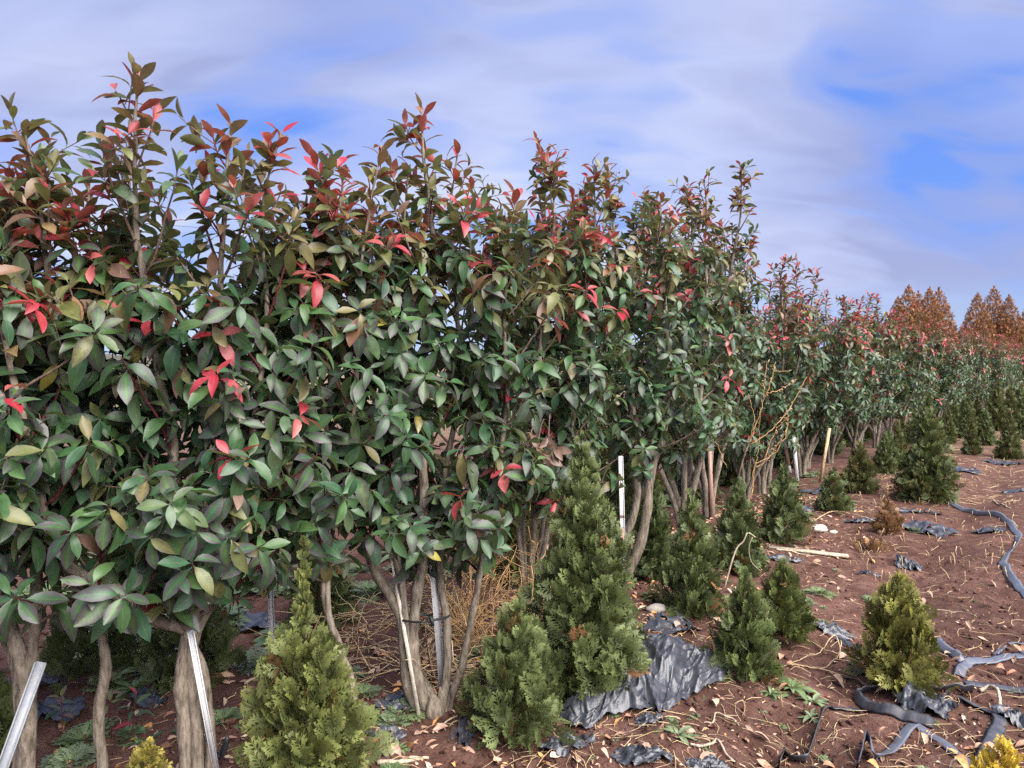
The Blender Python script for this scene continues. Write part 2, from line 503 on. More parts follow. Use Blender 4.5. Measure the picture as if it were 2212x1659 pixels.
# leaf colours (linear): name -> (rgb, amount of dark margin)
PAL = {
    "green":  [(0.042, 0.108, 0.040), (0.052, 0.124, 0.044), (0.036, 0.100, 0.046), (0.064, 0.136, 0.040)],
    "soft":   [(0.080, 0.140, 0.070), (0.090, 0.142, 0.056)],
    "olive":  [(0.150, 0.160, 0.052), (0.172, 0.152, 0.060), (0.130, 0.145, 0.054)],
    "bronze": [(0.195, 0.130, 0.062), (0.215, 0.110, 0.062), (0.165, 0.100, 0.060)],
    "red":    [(0.360, 0.022, 0.042), (0.300, 0.028, 0.042), (0.420, 0.048, 0.066)],
    "pink":   [(0.440, 0.105, 0.100), (0.340, 0.085, 0.085)],
    "dead":   [(0.260, 0.165, 0.130), (0.190, 0.110, 0.085)],
    "yellow": [(0.300, 0.260, 0.050)],
}
PK = [(k, c) for k, cs in PAL.items() for c in cs]
PRGB = np.array([c for _, c in PK]); PKIND = [k for k, _ in PK]
PIDX = {k: [i for i, kk in enumerate(PKIND) if kk == k] for k in PAL}
EDGE = {"green": 0.72, "soft": 0.5, "olive": 0.4, "bronze": 0.3, "red": 0.1, "pink": 0.1, "dead": 0.3, "yellow": 0.5}

LEAF_MESH = {}
def leaf_mesh(shape, ci, edge):
    k = (shape, ci, edge)
    if k not in LEAF_MESH:
        V, T, uv = LT_HI[shape]
        c = np.tile([*PRGB[ci], EDGE[PKIND[ci]] * edge], (len(V), 1))
        LEAF_MESH[k] = npmesh("photinia_leaf", V, T, c, uv, M_LEAF)
    return LEAF_MESH[k]

class Leaves:
    def __init__(s): s.p, s.d, s.n, s.L, s.c = [], [], [], [], []
    def add(s, p, d, n, L, kind, r):
        s.p.append(p); s.d.append(d); s.n.append(n); s.L.append(L); s.c.append(r.choice(PIDX[kind]))
    def frames(s):
        d = norm(np.array(s.d)); n = np.array(s.n); x = norm(np.cross(d, n)); n = np.cross(x, d)
        return np.stack([x, d, n], -1)       # columns

def bulk_leaves(p, R, L, shp, ci, edge, templates):
    Vs, Ts, Cs, Us, n = [], [], [], [], 0
    for k, (V, T, uv) in enumerate(templates):
        m = np.where(shp == k)[0]
        if len(m) == 0: continue
        VV = np.einsum("nij,vj->nvi", R[m], V) * L[m, None, None] + p[m, None, :]
        nv = len(V)
        Vs.append(VV.reshape(-1, 3))
        Ts.append((T[None] + (np.arange(len(m)) * nv)[:, None, None]).reshape(-1, 3) + n); n += nv * len(m)
        c = np.concatenate([PRGB[ci[m]] * (0.85 + 0.3 * np.random.default_rng(3).random((len(m), 1))), edge[m, None]], 1)
        Cs.append(np.repeat(c, nv, 0)); Us.append(np.tile(uv, (len(m), 1)))
    return np.concatenate(Vs), np.concatenate(Ts), np.concatenate(Cs), np.concatenate(Us)

UP = np.array([0, 0, 1.0])

def perp(d, r):
    v = r.normal(size=3); v = v - d * np.dot(v, d); return norm(v)

def whorl(lv, r, tip, axis, n, L, kind_fn, spread=(55, 95), droop=0.35, back=0.05):
    """a cluster of leaves round the end of a shoot"""
    a0 = r.random() * 6.28; u = perp(axis, r); w = np.cross(axis, u)
    for i in range(n):
        a = a0 + i * 2.4 + r.normal() * 0.2
        rad = u * math.cos(a) + w * math.sin(a)
        t = i / max(1, n - 1)                                  # 0 = top leaf
        ang = math.radians(spread[0] + (spread[1] - spread[0]) * t + r.normal() * 9)
        d = axis * math.cos(ang) + rad * math.sin(ang) - UP * droop * (0.4 + 0.8 * t)
        d = norm(d)
        nn = axis * 1.0 + UP * 0.5 + r.normal(size=3) * 0.22
        p = tip - axis * back * t
        lv.add(p, d, nn, L * (0.72 + 0.5 * min(1, t + 0.25)) * r.uniform(0.82, 1.15), kind_fn(t), r)

def make_photinia(seed, H=2.4, stems=None, spread=0.30, bottom=0.75, shoots=1.0, Lf=0.102, base_r=0.022, reds=1.0, depth_scale=0.8):
    """returns dict with arrays in local coordinates (origin at the base)"""
    r = np.random.default_rng(seed)
    stem_tubes, twig_tubes, red_tubes = [], [], []
    lv = Leaves()
    if stems is None:
        ns = int(r.integers(3, 6)); stems = []
        a0 = r.random() * 6.28
        for i in range(ns):
            a = a0 + i * 6.28 / ns + r.normal() * 0.3
            o = np.array([math.cos(a), math.sin(a) * depth_scale, 0])
            s = spread * r.uniform(0.5, 1.1)
            pts = [o * 0.025 + [0, 0, -0.04], o * 0.05 + [0, 0, 0.18 + r.random() * 0.1], o * s * 0.5 + [0, 0, 0.55 + r.random() * 0.15],
                   o * s * 0.9 + [0, 0, 1.0], o * s * 1.15 + [0, 0, 1.5]]
            stems.append((np.array(pts), base_r * r.uniform(0.65, 1.0), H * r.uniform(0.86, 1.05)))
    for si, (pts, r0, top) in enumerate(stems):
        pts = [np.asarray(p, float) for p in pts]
        while pts[-1][2] < top - 0.15:
            d = norm(norm(pts[-1] - pts[-2]) + UP * 1.2) + r.normal(size=3) * [0.11, 0.09, 0.02]
            pts.append(pts[-1] + norm(d) * min(0.28, top - pts[-1][2] + 0.03))
        c = catmull(pts, 5)
        c[2:, :2] += np.cumsum(r.normal(size=(len(c) - 2, 2)) * 0.0025, 0)
        zt = (c[:, 2] - c[0, 2]) / (c[-1, 2] - c[0, 2] + 1e-6)
        rad = r0 * (1 - np.clip(zt, 0, 1)) ** 0.75 + 0.0026
        rad = rad * (1 + 0.07 * r.normal(size=len(rad)))
        stem_tubes.append(tube(c, rad, 8))
        seg = np.linalg.norm(np.diff(c, axis=0), axis=1); arc = np.r_[0, np.cumsum(seg)]
        # side branches
        s = np.interp(bottom - 0.12, c[:, 2], arc) + r.random() * 0.05
        az = r.random() * 6.28
        while s < arc[-1] - 0.10:
            p = np.array([np.interp(s, arc, c[:, k]) for k in range(3)])
            rr = np.interp(s, arc, rad)
            frac = (p[2] - bottom) / max(0.3, top - bottom)
            az += 2.4 + r.normal() * 0.4
            airy = frac > 0.70
            ln = (0.46 - 0.20 * max(0, frac)) * r.uniform(0.6, 1.3) * (0.50 if airy else 1.0)
            el = math.radians(r.uniform(18, 48) + 22 * max(0, frac))
            d0 = np.array([math.cos(az) * math.cos(el), math.sin(az) * math.cos(el), math.sin(el)])
            nb = 5; bp = [p]; dd = d0
            for k in range(nb):
                dd = norm(dd + UP * 0.10 * (0.3 + frac) + r.normal(size=3) * 0.10)
                bp.append(bp[-1] + dd * ln / nb)
            bp = np.array(bp)
            br = np.linspace(min(rr * 0.6, 0.006), 0.0022, nb + 1)
            (red_tubes if r.random() < 0.25 * reds else twig_tubes).append(tube(bp, br, 5, cap=False))
            # shoots: the branch end and side shoots
            ends = [(bp[-1], norm(bp[-1] - bp[-2]))]
            for k in range(1, nb):
                if r.random() < (0.30 if airy else 0.74 - 0.30 * max(0.0, frac - 0.25)) * shoots:
                    sd = norm(norm(bp[k + 1] - bp[k]) * 0.55 + perp(dd, r) * 0.9 + UP * 0.25)
                    sl = r.uniform(0.04, 0.14); q = bp[k] + sd * sl
                    twig_tubes.append(tube(np.array([bp[k], bp[k] + sd * sl * 0.5 + r.normal(size=3) * 0.004, q]), [0.0024, 0.002, 0.0016], 4, cap=False))
                    ends.append((q, sd))
            for q, ax in ends:
                h = q[2] / H
                def kf(t, h=h, flush=(r.random() < (0.035 if h < 0.66 else 0.22 if h < 0.82 else 0.42) * reds), tone=r.random()):
                    x = r.random()
                    if flush and t < 0.55: return "red" if x < 0.6 else "pink"
                    if x < 0.004: return "yellow"
                    if x < 0.012: return "dead"
                    if h > 0.88: return ("bronze" if x < 0.30 else "olive") if tone < 0.80 else "soft"
                    if h > 0.70: return ("olive" if x < 0.6 else "bronze" if x < 0.72 else "green") if tone < 0.62 else "green"
                    return "soft" if (tone > 0.80 and x < 0.7) else ("olive" if x > 0.95 else "green")
                nl = int(r.integers(6, 10)) - (2 if airy else 0)
                if h > 0.82: whorl(lv, r, q, ax, nl, Lf * 0.85, kf, (25, 75), 0.10, 0.09)
                else: whorl(lv, r, q, ax, nl, Lf, kf, (60, 105), 0.42, 0.05)
            s += r.uniform(0.045, 0.09) * (1.6 if airy else 1.0)
        # the leader: leaves up the last stretch
        L0 = arc[-1] - 0.38; s = L0
        while s < arc[-1]:
            p = np.array([np.interp(s, arc, c[:, k]) for k in range(3)])
            t = (s - L0) / 0.38; ax = norm(c[-1] - c[-3]); az += 2.4
            rad_ = np.array([math.cos(az), math.sin(az), 0])
            ang = math.radians(78 - 48 * t + r.normal() * 8)
            x = r.random()
            kind = ("red" if x < 0.52 * reds else "pink" if x < 0.62 * reds else "bronze") if t > 0.55 else ("bronze" if x < 0.35 else "olive")
            lv.add(p, norm(ax * math.cos(ang) + rad_ * math.sin(ang)), ax + r.normal(size=3) * 0.2, Lf * r.uniform(0.9, 1.2) * (1.0 - 0.2 * t * t), kind, r)
            s += r.uniform(0.014, 0.028)
    n = len(lv.p)
    shp = r.integers(0, len(SHAPES), n)
    ci = np.array(lv.c)
    edge = np.array([EDGE[PKIND[i]] for i in ci]) * np.where(r.random(n) < 0.6, r.uniform(0.5, 1.3, n), 0.1)
    return dict(stems=stem_tubes, twigs=twig_tubes, reds=red_tubes, p=np.array(lv.p), R=lv.frames(), L=np.array(lv.L), shp=shp, ci=ci, edge=np.clip(edge, 0, 1))

def merge_tubes(tubes):
    mb = MB()
    for V, T in tubes: mb.add(V, T)
    return mb

def place_photinia(data, loc, label, group=None, n_ind=0, hi=True, extra_parts=()):
    root = empty("photinia_tree", loc)
    tag(root, label, "tree", group)
    for k, st in enumerate(data["stems"]):
        mobj("trunk" if k == 0 else "stem", npmesh("stem", st[0], st[1], mat=M_BARK), root)
    tag(mobj("branches", merge_tubes(data["twigs"]).mesh("branches", M_TWIG), root), kind="stuff")
    if data["reds"]: tag(mobj("red_shoots", merge_tubes(data["reds"]).mesh("red_shoots", M_REDTWIG), root), kind="stuff")
    rest = np.ones(len(data["p"]), bool)
    if n_ind:
        # the leaves that show largest: near the camera side and in the picture
        wp = data["p"] + np.asarray(loc)
        rel = wp - np.array([0, 0, CAM_H]); yv = 780 - FPX * rel[:, 2] / rel[:, 1]; xv = 1106 + FPX * rel[:, 0] / rel[:, 1]
        size = data["L"] / np.linalg.norm(rel, axis=1)
        tocam = norm(-rel); facing = np.abs((data["R"][:, :, 2] * tocam).sum(1))
        inside = (xv > -30) & (xv < 2240) & (yv > -20) & (yv < 1680)
        fx = (data["p"] @ np.array([ROW_N[0], ROW_N[1], 0]))
        score = size * (0.3 + facing) * np.exp(-1.6 * fx) * inside
        sel = np.argsort(-score)[:n_ind]; sel = sel[score[sel] > 0]
        rest[sel] = False
        for i in sel:
            o = bpy.data.objects.new("leaf", leaf_mesh(int(data["shp"][i]), int(data["ci"][i]), 1.0 if data["edge"][i] > 0.3 else 0.2))
            M = Matrix(data["R"][i].tolist()).to_4x4() @ Matrix.Scale(float(data["L"][i]), 4)
            M.translation = Vector(data["p"][i])
            link(o, root); o.matrix_local = M
    V, T, C, U = bulk_leaves(data["p"][rest], data["R"][rest], data["L"][rest], data["shp"][rest], data["ci"][rest], data["edge"][rest], LT_HI if hi else LT_LO)
    tag(mobj("foliage", npmesh("foliage", V, T, C, U, M_LEAF), root), kind="stuff")
    return root

def copy_tree(root, loc, rz, scale, label=None, group=None):
    c = root.copy(); COL.objects.link(c)
    c.location = loc; c.rotation_euler = (0, 0, rz); c.scale = (scale,) * 3
    if label: c["label"] = label
    if group: c["group"] = group
    for ch in root.children:
        k = ch.copy(); COL.objects.link(k); k.parent = c
    return c

def stem_px(base, pts, Y, r0, top, dY=None):
    """stem from picture-plane control points at real depths, relative to base"""
    out = []
    for i, q in enumerate(pts):
        y = Y if dY is None else Y + dY * i / (len(pts) - 1)
        out.append(P(q[0], q[1], q[2] if len(q) > 2 else y) - base)
    if out[0][2] < 0.1: out[0][2] = -0.04
    return (np.array(out), r0, top)

def base_at(xv, yv):
    return G(xv, yv)

def near_trees():
    # far left, trunk with a thick fork
    b = base_at(52, 1700); Y = b[1]
    st = [stem_px(b, [(52, 1705), (55, 1560), (48, 1430), (15, 1300), (-10, 1120), (0, 900), (10, 700)], Y, 0.030, 2.25),
          stem_px(b, [(60, 1705), (62, 1500), (75, 1330), (80, 1150), (95, 900), (110, 640)], Y, 0.024, 2.30),
          stem_px(b, [(45, 1705), (40, 1450), (-40, 1250), (-90, 1000), (-80, 700)], Y, 0.026, 2.2, 0.2)]
    place_photinia(make_photinia(11, 2.25, st, bottom=0.66), b, "red-tipped evergreen photinia tree with thick forked trunk behind the leaning galvanised stake", n_ind=300)
    # thin straight single trunk
    b = base_at(223, 1668); Y = b[1]
    st = [stem_px(b, [(223, 1672), (214, 1560), (225, 1440), (219, 1354), (232, 1250), (236, 1100), (228, 912), (207, 785), (196, 676), (190, 560)], Y, 0.019, 2.25),
          stem_px(b, [(219, 1354), (185, 1330), (140, 1180), (110, 950), (120, 700)], Y, 0.012, 2.2)]
    place_photinia(make_photinia(12, 2.25, st, bottom=0.70), b, "photinia tree on one slim straight grey trunk between two thicker trunks", n_ind=300)
    # thick twisted trunk
    b = base_at(420, 1690); Y = b[1]
    st = [stem_px(b, [(405, 1700), (395, 1560), (385, 1440), (398, 1340), (380, 1200), (364, 1003), (353, 912), (331, 792), (305, 614), (285, 460)], Y, 0.026, 2.42),
          stem_px(b, [(430, 1700), (425, 1580), (412, 1440), (412, 1330), (430, 1150), (476, 948), (469, 785), (473, 603), (490, 430)], Y, 0.022, 2.36),
          stem_px(b, [(455, 1700), (450, 1560), (440, 1450), (420, 1380), (470, 1280), (520, 1150), (540, 900), (570, 700), (560, 450)], Y, 0.017, 2.40, 0.15),
          stem_px(b, [(400, 1360), (322, 1337), (284, 1318), (190, 1250), (145, 1212), (105, 1130), (80, 1020), (60, 900), (30, 770), (12, 690)], Y, 0.017, 1.85, -0.25),
          stem_px(b, [(405, 1360), (370, 1200), (320, 1050), (280, 850), (270, 640)], Y, 0.018, 2.3, 0.2)]
    place_photinia(make_photinia(13, 2.4, st, bottom=0.68), b, "photinia tree with thick twisted pale trunk tied to a narrow white stake", n_ind=300)
    # slim leaning stem
    b = base_at(772, 1585); Y = b[1]
    st = [stem_px(b, [(772, 1590), (755, 1480), (728, 1390), (704, 1325), (703, 1148), (705, 1003), (694, 857), (680, 720), (690, 600)], Y, 0.013, 2.25),
          stem_px(b, [(704, 1325), (690, 1200), (650, 1050), (620, 850), (640, 650)], Y, 0.009, 2.15),
          stem_px(b, [(703, 1150), (740, 1040), (760, 850), (770, 600)], Y, 0.009, 2.3)]
    place_photinia(make_photinia(14, 2.35, st, bottom=0.72), b, "photinia on one thin bent stem beside the spired young conifer", n_ind=300)
    # multi-stem clump with swollen base
    b = base_at(928, 1535); Y = b[1]
    st = [stem_px(b, [(915, 1545), (880, 1480), (872, 1390), (858, 1320), (805, 1225), (770, 1080), (780, 880), (770, 640)], Y, 0.021, 2.3),
          stem_px(b, [(930, 1545), (905, 1490), (884, 1410), (890, 1300), (905, 1225), (910, 1050), (900, 850), (930, 600), (915, 380)], Y, 0.026, 2.62),
          stem_px(b, [(945, 1540), (965, 1470), (966, 1350), (950, 1250), (955, 1050), (990, 850), (985, 600)], Y, 0.018, 2.4, 0.2),
          stem_px(b, [(960, 1540), (985, 1480), (1008, 1400), (1042, 1200), (1058, 1080), (1090, 900), (1080, 700)], Y, 0.016, 2.35, 0.1),
          stem_px(b, [(884, 1400), (872, 1280), (860, 1215), (840, 1050), (850, 850), (860, 640)], Y, 0.016, 2.4)]
    place_photinia(make_photinia(15, 2.5, st, bottom=0.68, spread=0.4), b, "multi-stemmed photinia with swollen root base, stems bound by a black tie", n_ind=300)
    # next clump: curved right stem
    b = base_at(1340, 1258); Y = b[1]
    st = [stem_px(b, [(1342, 1262), (1362, 1225), (1388, 1170), (1400, 1080), (1410, 1000), (1432, 930), (1440, 780), (1430, 600)], Y, 0.036, 2.7),
          stem_px(b, [(1335, 1262), (1338, 1200), (1352, 1160), (1374, 1090), (1372, 1000), (1360, 800), (1340, 600)], Y, 0.028, 2.75),
          stem_px(b, [(1330, 1262), (1320, 1180), (1300, 1080), (1260, 900), (1250, 700)], Y, 0.024, 2.65, -0.3),
          stem_px(b, [(1345, 1262), (1350, 1150), (1420, 1000), (1500, 900), (1520, 720)], Y, 0.022, 2.7, 0.3),
          stem_px(b, [(1335, 1262), (1330, 1150), (1240, 1020), (1190, 850), (1170, 640)], Y, 0.020, 2.75, -0.5)]
    place_photinia(make_photinia(16, 2.75, st, bottom=0.80, spread=0.5, Lf=0.092), b, "tall photinia whose outer trunk bows outward beside a stake with a rusty band", n_ind=300)
    # filler clump standing a little behind, between the two
    b = np.array([0.10, 4.35, float(gh(0.10, 4.35))])
    d17 = make_photinia(17, 2.55, None, spread=0.42, bottom=0.80)
    rr = np.random.default_rng(4); lv = Leaves()
    for (x, y) in [(1145, 940), (1185, 945), (1195, 970), (1160, 965), (1175, 985), (1140, 1005)]:
        whorl(lv, rr, P(x, y, 3.75) - b, norm(np.array([0.2, -0.5, -0.6])), 5, 0.085, lambda t: "dead", (20, 70), 0.3, 0.02)
    d17["p"] = np.vstack([d17["p"], lv.p]); d17["R"] = np.vstack([d17["R"], lv.frames()]); d17["L"] = np.r_[d17["L"], lv.L]; d17["ci"] = np.r_[d17["ci"], lv.c]
    d17["shp"] = np.r_[d17["shp"], rr.integers(1, 6, len(lv.p))]; d17["edge"] = np.r_[d17["edge"], np.zeros(len(lv.p))]
    for (x, y) in [(1145, 940), (1185, 945), (1160, 965), (1140, 1005)]:
        d17["twigs"].append(tube(catmull([np.array([0.12, 0.0, 1.15]), (P(x, y, 3.75) - b) * 0.6 + np.array([0.05, 0, 0.55]), P(x, y, 3.75) - b], 4), np.linspace(0.005, 0.002, 9), 5))
    place_photinia(d17, b, "photinia tree behind the dry brush, between the tied clump and the bowed trunk", n_ind=300)
    b = np.array([1.42, 6.25, float(gh(1.42, 6.25))])
    place_photinia(make_photinia(18, 2.95, None, spread=0.5, bottom=0.85, Lf=0.095, base_r=0.03), b, "tallest dense photinia just past the bowed trunk, at the step in the hedge top", n_ind=300)
    b = base_at(1530, 1118)
    place_photinia(make_photinia(19, 2.85, None, spread=0.5, bottom=0.85, Lf=0.095, base_r=0.03), b, "photinia with paired pale trunks behind the brown wooden stake", n_ind=200)
    # just outside the left edge, its branches reach into the picture
    b = np.array([-2.35, 2.35, float(gh(-2.35, 2.35))])
    place_photinia(make_photinia(20, 2.2, None, spread=0.4, bottom=0.7), b, "photinia tree at the very start of the hedge", n_ind=60)
near_trees()

def far_row():
    protos = []
    spots = []
    r = np.random.default_rng(5)
    path = np.array([(1.95, 7.3), (2.65, 8.4), (3.75, 9.9), (7.0, 14.0), (17.0, 25.8), (30.0, 41.0)])
    arc = np.r_[0, np.cumsum(np.linalg.norm(np.diff(path, axis=0), axis=1))]
    s = 0.75
    while s < arc[-1]:
        c = np.array([np.interp(s, arc, path[:, 0]), np.interp(s, arc, path[:, 1])]) + ROW_N * r.normal() * 0.12
        spots.append((c, s)); s += 0.68 + 0.22 * r.random()
    for i, (c, s) in enumerate(spots):
        loc = (c[0], c[1], float(gh(c[0], c[1])))
        lab = "photinia in the unbroken far run of the red-topped hedge"; grp = "photinias of the far hedge run"
        if i < 5:
            d = make_photinia(40 + i, 2.55 + 0.12 * r.normal(), None, spread=0.5, bottom=0.58, Lf=0.10, base_r=0.026, shoots=0.75, reds=1.7)
            protos.append(place_photinia(d, loc, lab, grp, hi=False))
        else:
            copy_tree(protos[i % 5], loc, r.random() * 6.28, r.uniform(0.93, 1.05) * np.interp(c[1], [9, 14, 24], [1.0, 0.95, 0.86]), lab, grp)
far_row()

# ------------------------------------------------------------------ conifers (arborvitae)
def spray_template(rich=True, seed=0):
    """flat feathery spray, unit length along y in the xy plane, curved a little"""
    r = np.random.default_rng(seed); V, T, uv = [], [], []
    def strip(p, d, L, w):
        w = w * (1.35 if rich else 2.6)
        i = len(V); s = np.array([-d[1], d[0]]); q = p + d * L
        for pt in (p, p + d * L * 0.5 + s * w, p + d * L * 0.5 - s * w, q): V.append([pt[0], pt[1], 0.0]); uv.append((pt[1], 0.5, 0))
        T.extend([(i, i + 2, i + 1), (i + 1, i + 2, i + 3)])
    strip(np.array([0, 0.0]), np.array([0, 1.0]), 1.0, 0.022)
    n = 6 if rich else 4
    for k in range(n):
        t = 0.14 + 0.70 * k / (n - 1)
        L = (0.52 - 0.40 * abs(t - 0.34) * 1.2) * r.uniform(0.85, 1.15) * (1.0 if t < 0.6 else 0.8)
        for sgn in (-1, 1):
            a = math.radians(44 + r.normal() * 5)
            d = np.array([sgn * math.sin(a), math.cos(a)]); p = np.array([0, t + r.normal() * 0.015])
            strip(p, d, L, 0.026)
            if rich and L > 0.22:
                for q, sg2 in ((0.40, 1), (0.62, -1), (0.62, 1)):
                    a2 = math.radians(34) * sg2; dd = np.array([d[0] * math.cos(a2) - d[1] * math.sin(a2), d[0] * math.sin(a2) + d[1] * math.cos(a2)])
                    strip(p + d * L * q, dd, L * 0.42, 0.026)
    V = np.array(V)
    V[:, 2] = -0.28 * V[:, 1] ** 2 + 0.25 * V[:, 0] ** 2 * (1 if seed % 2 else -1)
    return V, np.array(T), np.array(uv)
SP_HI = [spray_template(True, k) for k in range(4)]
SP_LO = [spray_template(False, k) for k in range(4)]

def make_conifer(seed, h, w, dark, light, profile="cone", rich=True, dens=1.0, spire=0.0, brown=0.015, L=0.085, fat=0.30, lumpy=1.0):
    r = np.random.default_rng(seed)
    tmpl = SP_HI if rich else SP_LO
    area = math.pi * w * 0.5 * h
    L = L * (1.22 if rich else 1.0)
    n = int(dens * area * 0.62 / (L * L * (0.060 if rich else 0.05)))
    # height distribution follows the girth
    def girth(t):
        t = np.asarray(t)
        if profile == "cone": g = np.minimum(1.0, (t + 0.18) / fat) ** 0.6 * np.clip(1 - t, 0, 1) ** 0.72 / (1 - fat * 0.6) ** 0.72
        elif profile == "egg": g = np.minimum(1.0, (t + 0.20) / 0.38) ** 0.7 * np.clip(1 - t, 0, 1) ** 0.5 * 1.22
        else: g = np.where(t < 0.62, np.minimum(1.0, (t + 0.16) / 0.3) ** 0.6 * (1 - t / 0.75) ** 0.45, 0.16 * np.clip((1.02 - t) / 0.4, 0, 1) ** 0.6)
        return np.minimum(g, 1.12)
    t = r.random(n * 4); g = girth(t); keep = r.random(n * 4) * 1.12 < g + 0.05
    t = t[keep][:n]; n = len(t); g = girth(t)
    az = r.random(n) * 2 * np.pi
    lump = 1 + lumpy * 0.16 * np.sin(3 * az + seed) * np.sin(5 * t * 2 + seed) + lumpy * 0.10 * np.sin(7 * az + 9 * t + seed)
    depth = np.where(r.random(n) < 0.62, r.uniform(0.80, 1.10, n), r.uniform(0.35, 0.85, n))
    LL = L * r.uniform(0.7, 1.25, n) * np.clip(0.45 + 0.75 * g, 0.4, 1.1)
    rad = np.maximum(0.0, w / 2 * g * lump * depth - LL * 0.55)
    out = np.c_[np.cos(az), np.sin(az), np.zeros(n)]
    p = out * rad[:, None]; p[:, 2] = np.maximum(0.015, t * h - LL * 0.35)
    updown = 0.55 + 0.9 * t - 0.45 * (t < 0.25) * r.random(n)
    d = norm(out * 0.75 + UP * updown[:, None] + r.normal(size=(n, 3)) * 0.40)
    tang = np.c_[-np.sin(az), np.cos(az), np.zeros(n)]
    nn = out * 0.75 + tang * r.normal(size=(n, 1)) * 0.8 + UP * 0.2 + r.normal(size=(n, 3)) * 0.3
    x = norm(np.cross(d, nn)); nn = np.cross(x, d); R = np.stack([x, d, nn], -1)
    low = (p[:, 2] < 0.03); 
    dark, light = np.array(dark), np.array(light)
    Vs, Ts, Cs, Us, o = [], [], [], [], 0
    k = r.integers(0, len(tmpl), n); tone = r.random((n, 1)); isb = r.random(n) < brown * (1 + 3 * (t < 0.15))
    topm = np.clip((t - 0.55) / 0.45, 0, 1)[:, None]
    for j, (V, T, uv) in enumerate(tmpl):
        m = np.where(k == j)[0]; nv = len(V)
        VV = np.einsum("nij,vj->nvi", R[m], V) * LL[m, None, None] + p[m, None]
        VV[:, :, 2] = np.maximum(VV[:, :, 2], 0.004 + 0.02 * r.random((len(m), 1)))
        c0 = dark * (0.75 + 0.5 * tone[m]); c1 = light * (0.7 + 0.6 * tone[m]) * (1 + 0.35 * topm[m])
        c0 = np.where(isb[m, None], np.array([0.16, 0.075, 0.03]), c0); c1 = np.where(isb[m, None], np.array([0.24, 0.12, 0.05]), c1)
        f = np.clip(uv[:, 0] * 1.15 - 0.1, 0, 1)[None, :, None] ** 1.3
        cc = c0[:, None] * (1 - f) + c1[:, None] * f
        cc = np.concatenate([cc, np.zeros((*cc.shape[:2], 1))], -1)
        Vs.append(VV.reshape(-1, 3)); Ts.append((T[None] + (np.arange(len(m)) * nv)[:, None, None]).reshape(-1, 3) + o); o += nv * len(m)
        Cs.append(cc.reshape(-1, 4)); Us.append(np.tile(uv, (len(m), 1)))
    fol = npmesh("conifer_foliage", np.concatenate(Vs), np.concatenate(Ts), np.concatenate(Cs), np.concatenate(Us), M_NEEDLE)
    tp = np.array([[0, 0, -0.05], [0.004, 0, h * 0.3], [-0.004, 0.004, h * 0.5], [0, 0, h * 0.66]])
    mb = MB(); mb.add(*tube(catmull(tp, 3), np.linspace(max(0.006, h * 0.010), 0.002, 10), 6))
    for i in range(14):
        a = r.random() * 6.28; z = h * r.uniform(0.06, 0.75); q = float(girth(z / h)) * w * 0.36
        mb.add(*tube(np.array([[0, 0, z], [math.cos(a) * q * 0.5, math.sin(a) * q * 0.5, z + q * 0.45], [math.cos(a) * q, math.sin(a) * q, z + q * 1.1]]), [0.004, 0.003, 0.0015], 4, cap=False))
    return mb.mesh("conifer_trunk", M_CONBARK), fol

def place_conifer(meshes, loc, label, group=None, rz=0.0, scale=1.0, name="conifer"):
    root = empty(name, loc, rz, scale); tag(root, label, "conifer", group)
    mobj("trunk", meshes[0], root); tag(mobj("foliage", meshes[1], root), kind="stuff")
    return root

DK, LT_ = (0.046, 0.064, 0.022), (0.112, 0.138, 0.046)
DK2, LT2 = (0.036, 0.058, 0.022), (0.100, 0.128, 0.046)
YG0, YG1 = (0.060, 0.070, 0.016), (0.190, 0.180, 0.040)
GO0, GO1 = (0.240, 0.160, 0.020), (0.62, 0.44, 0.06)

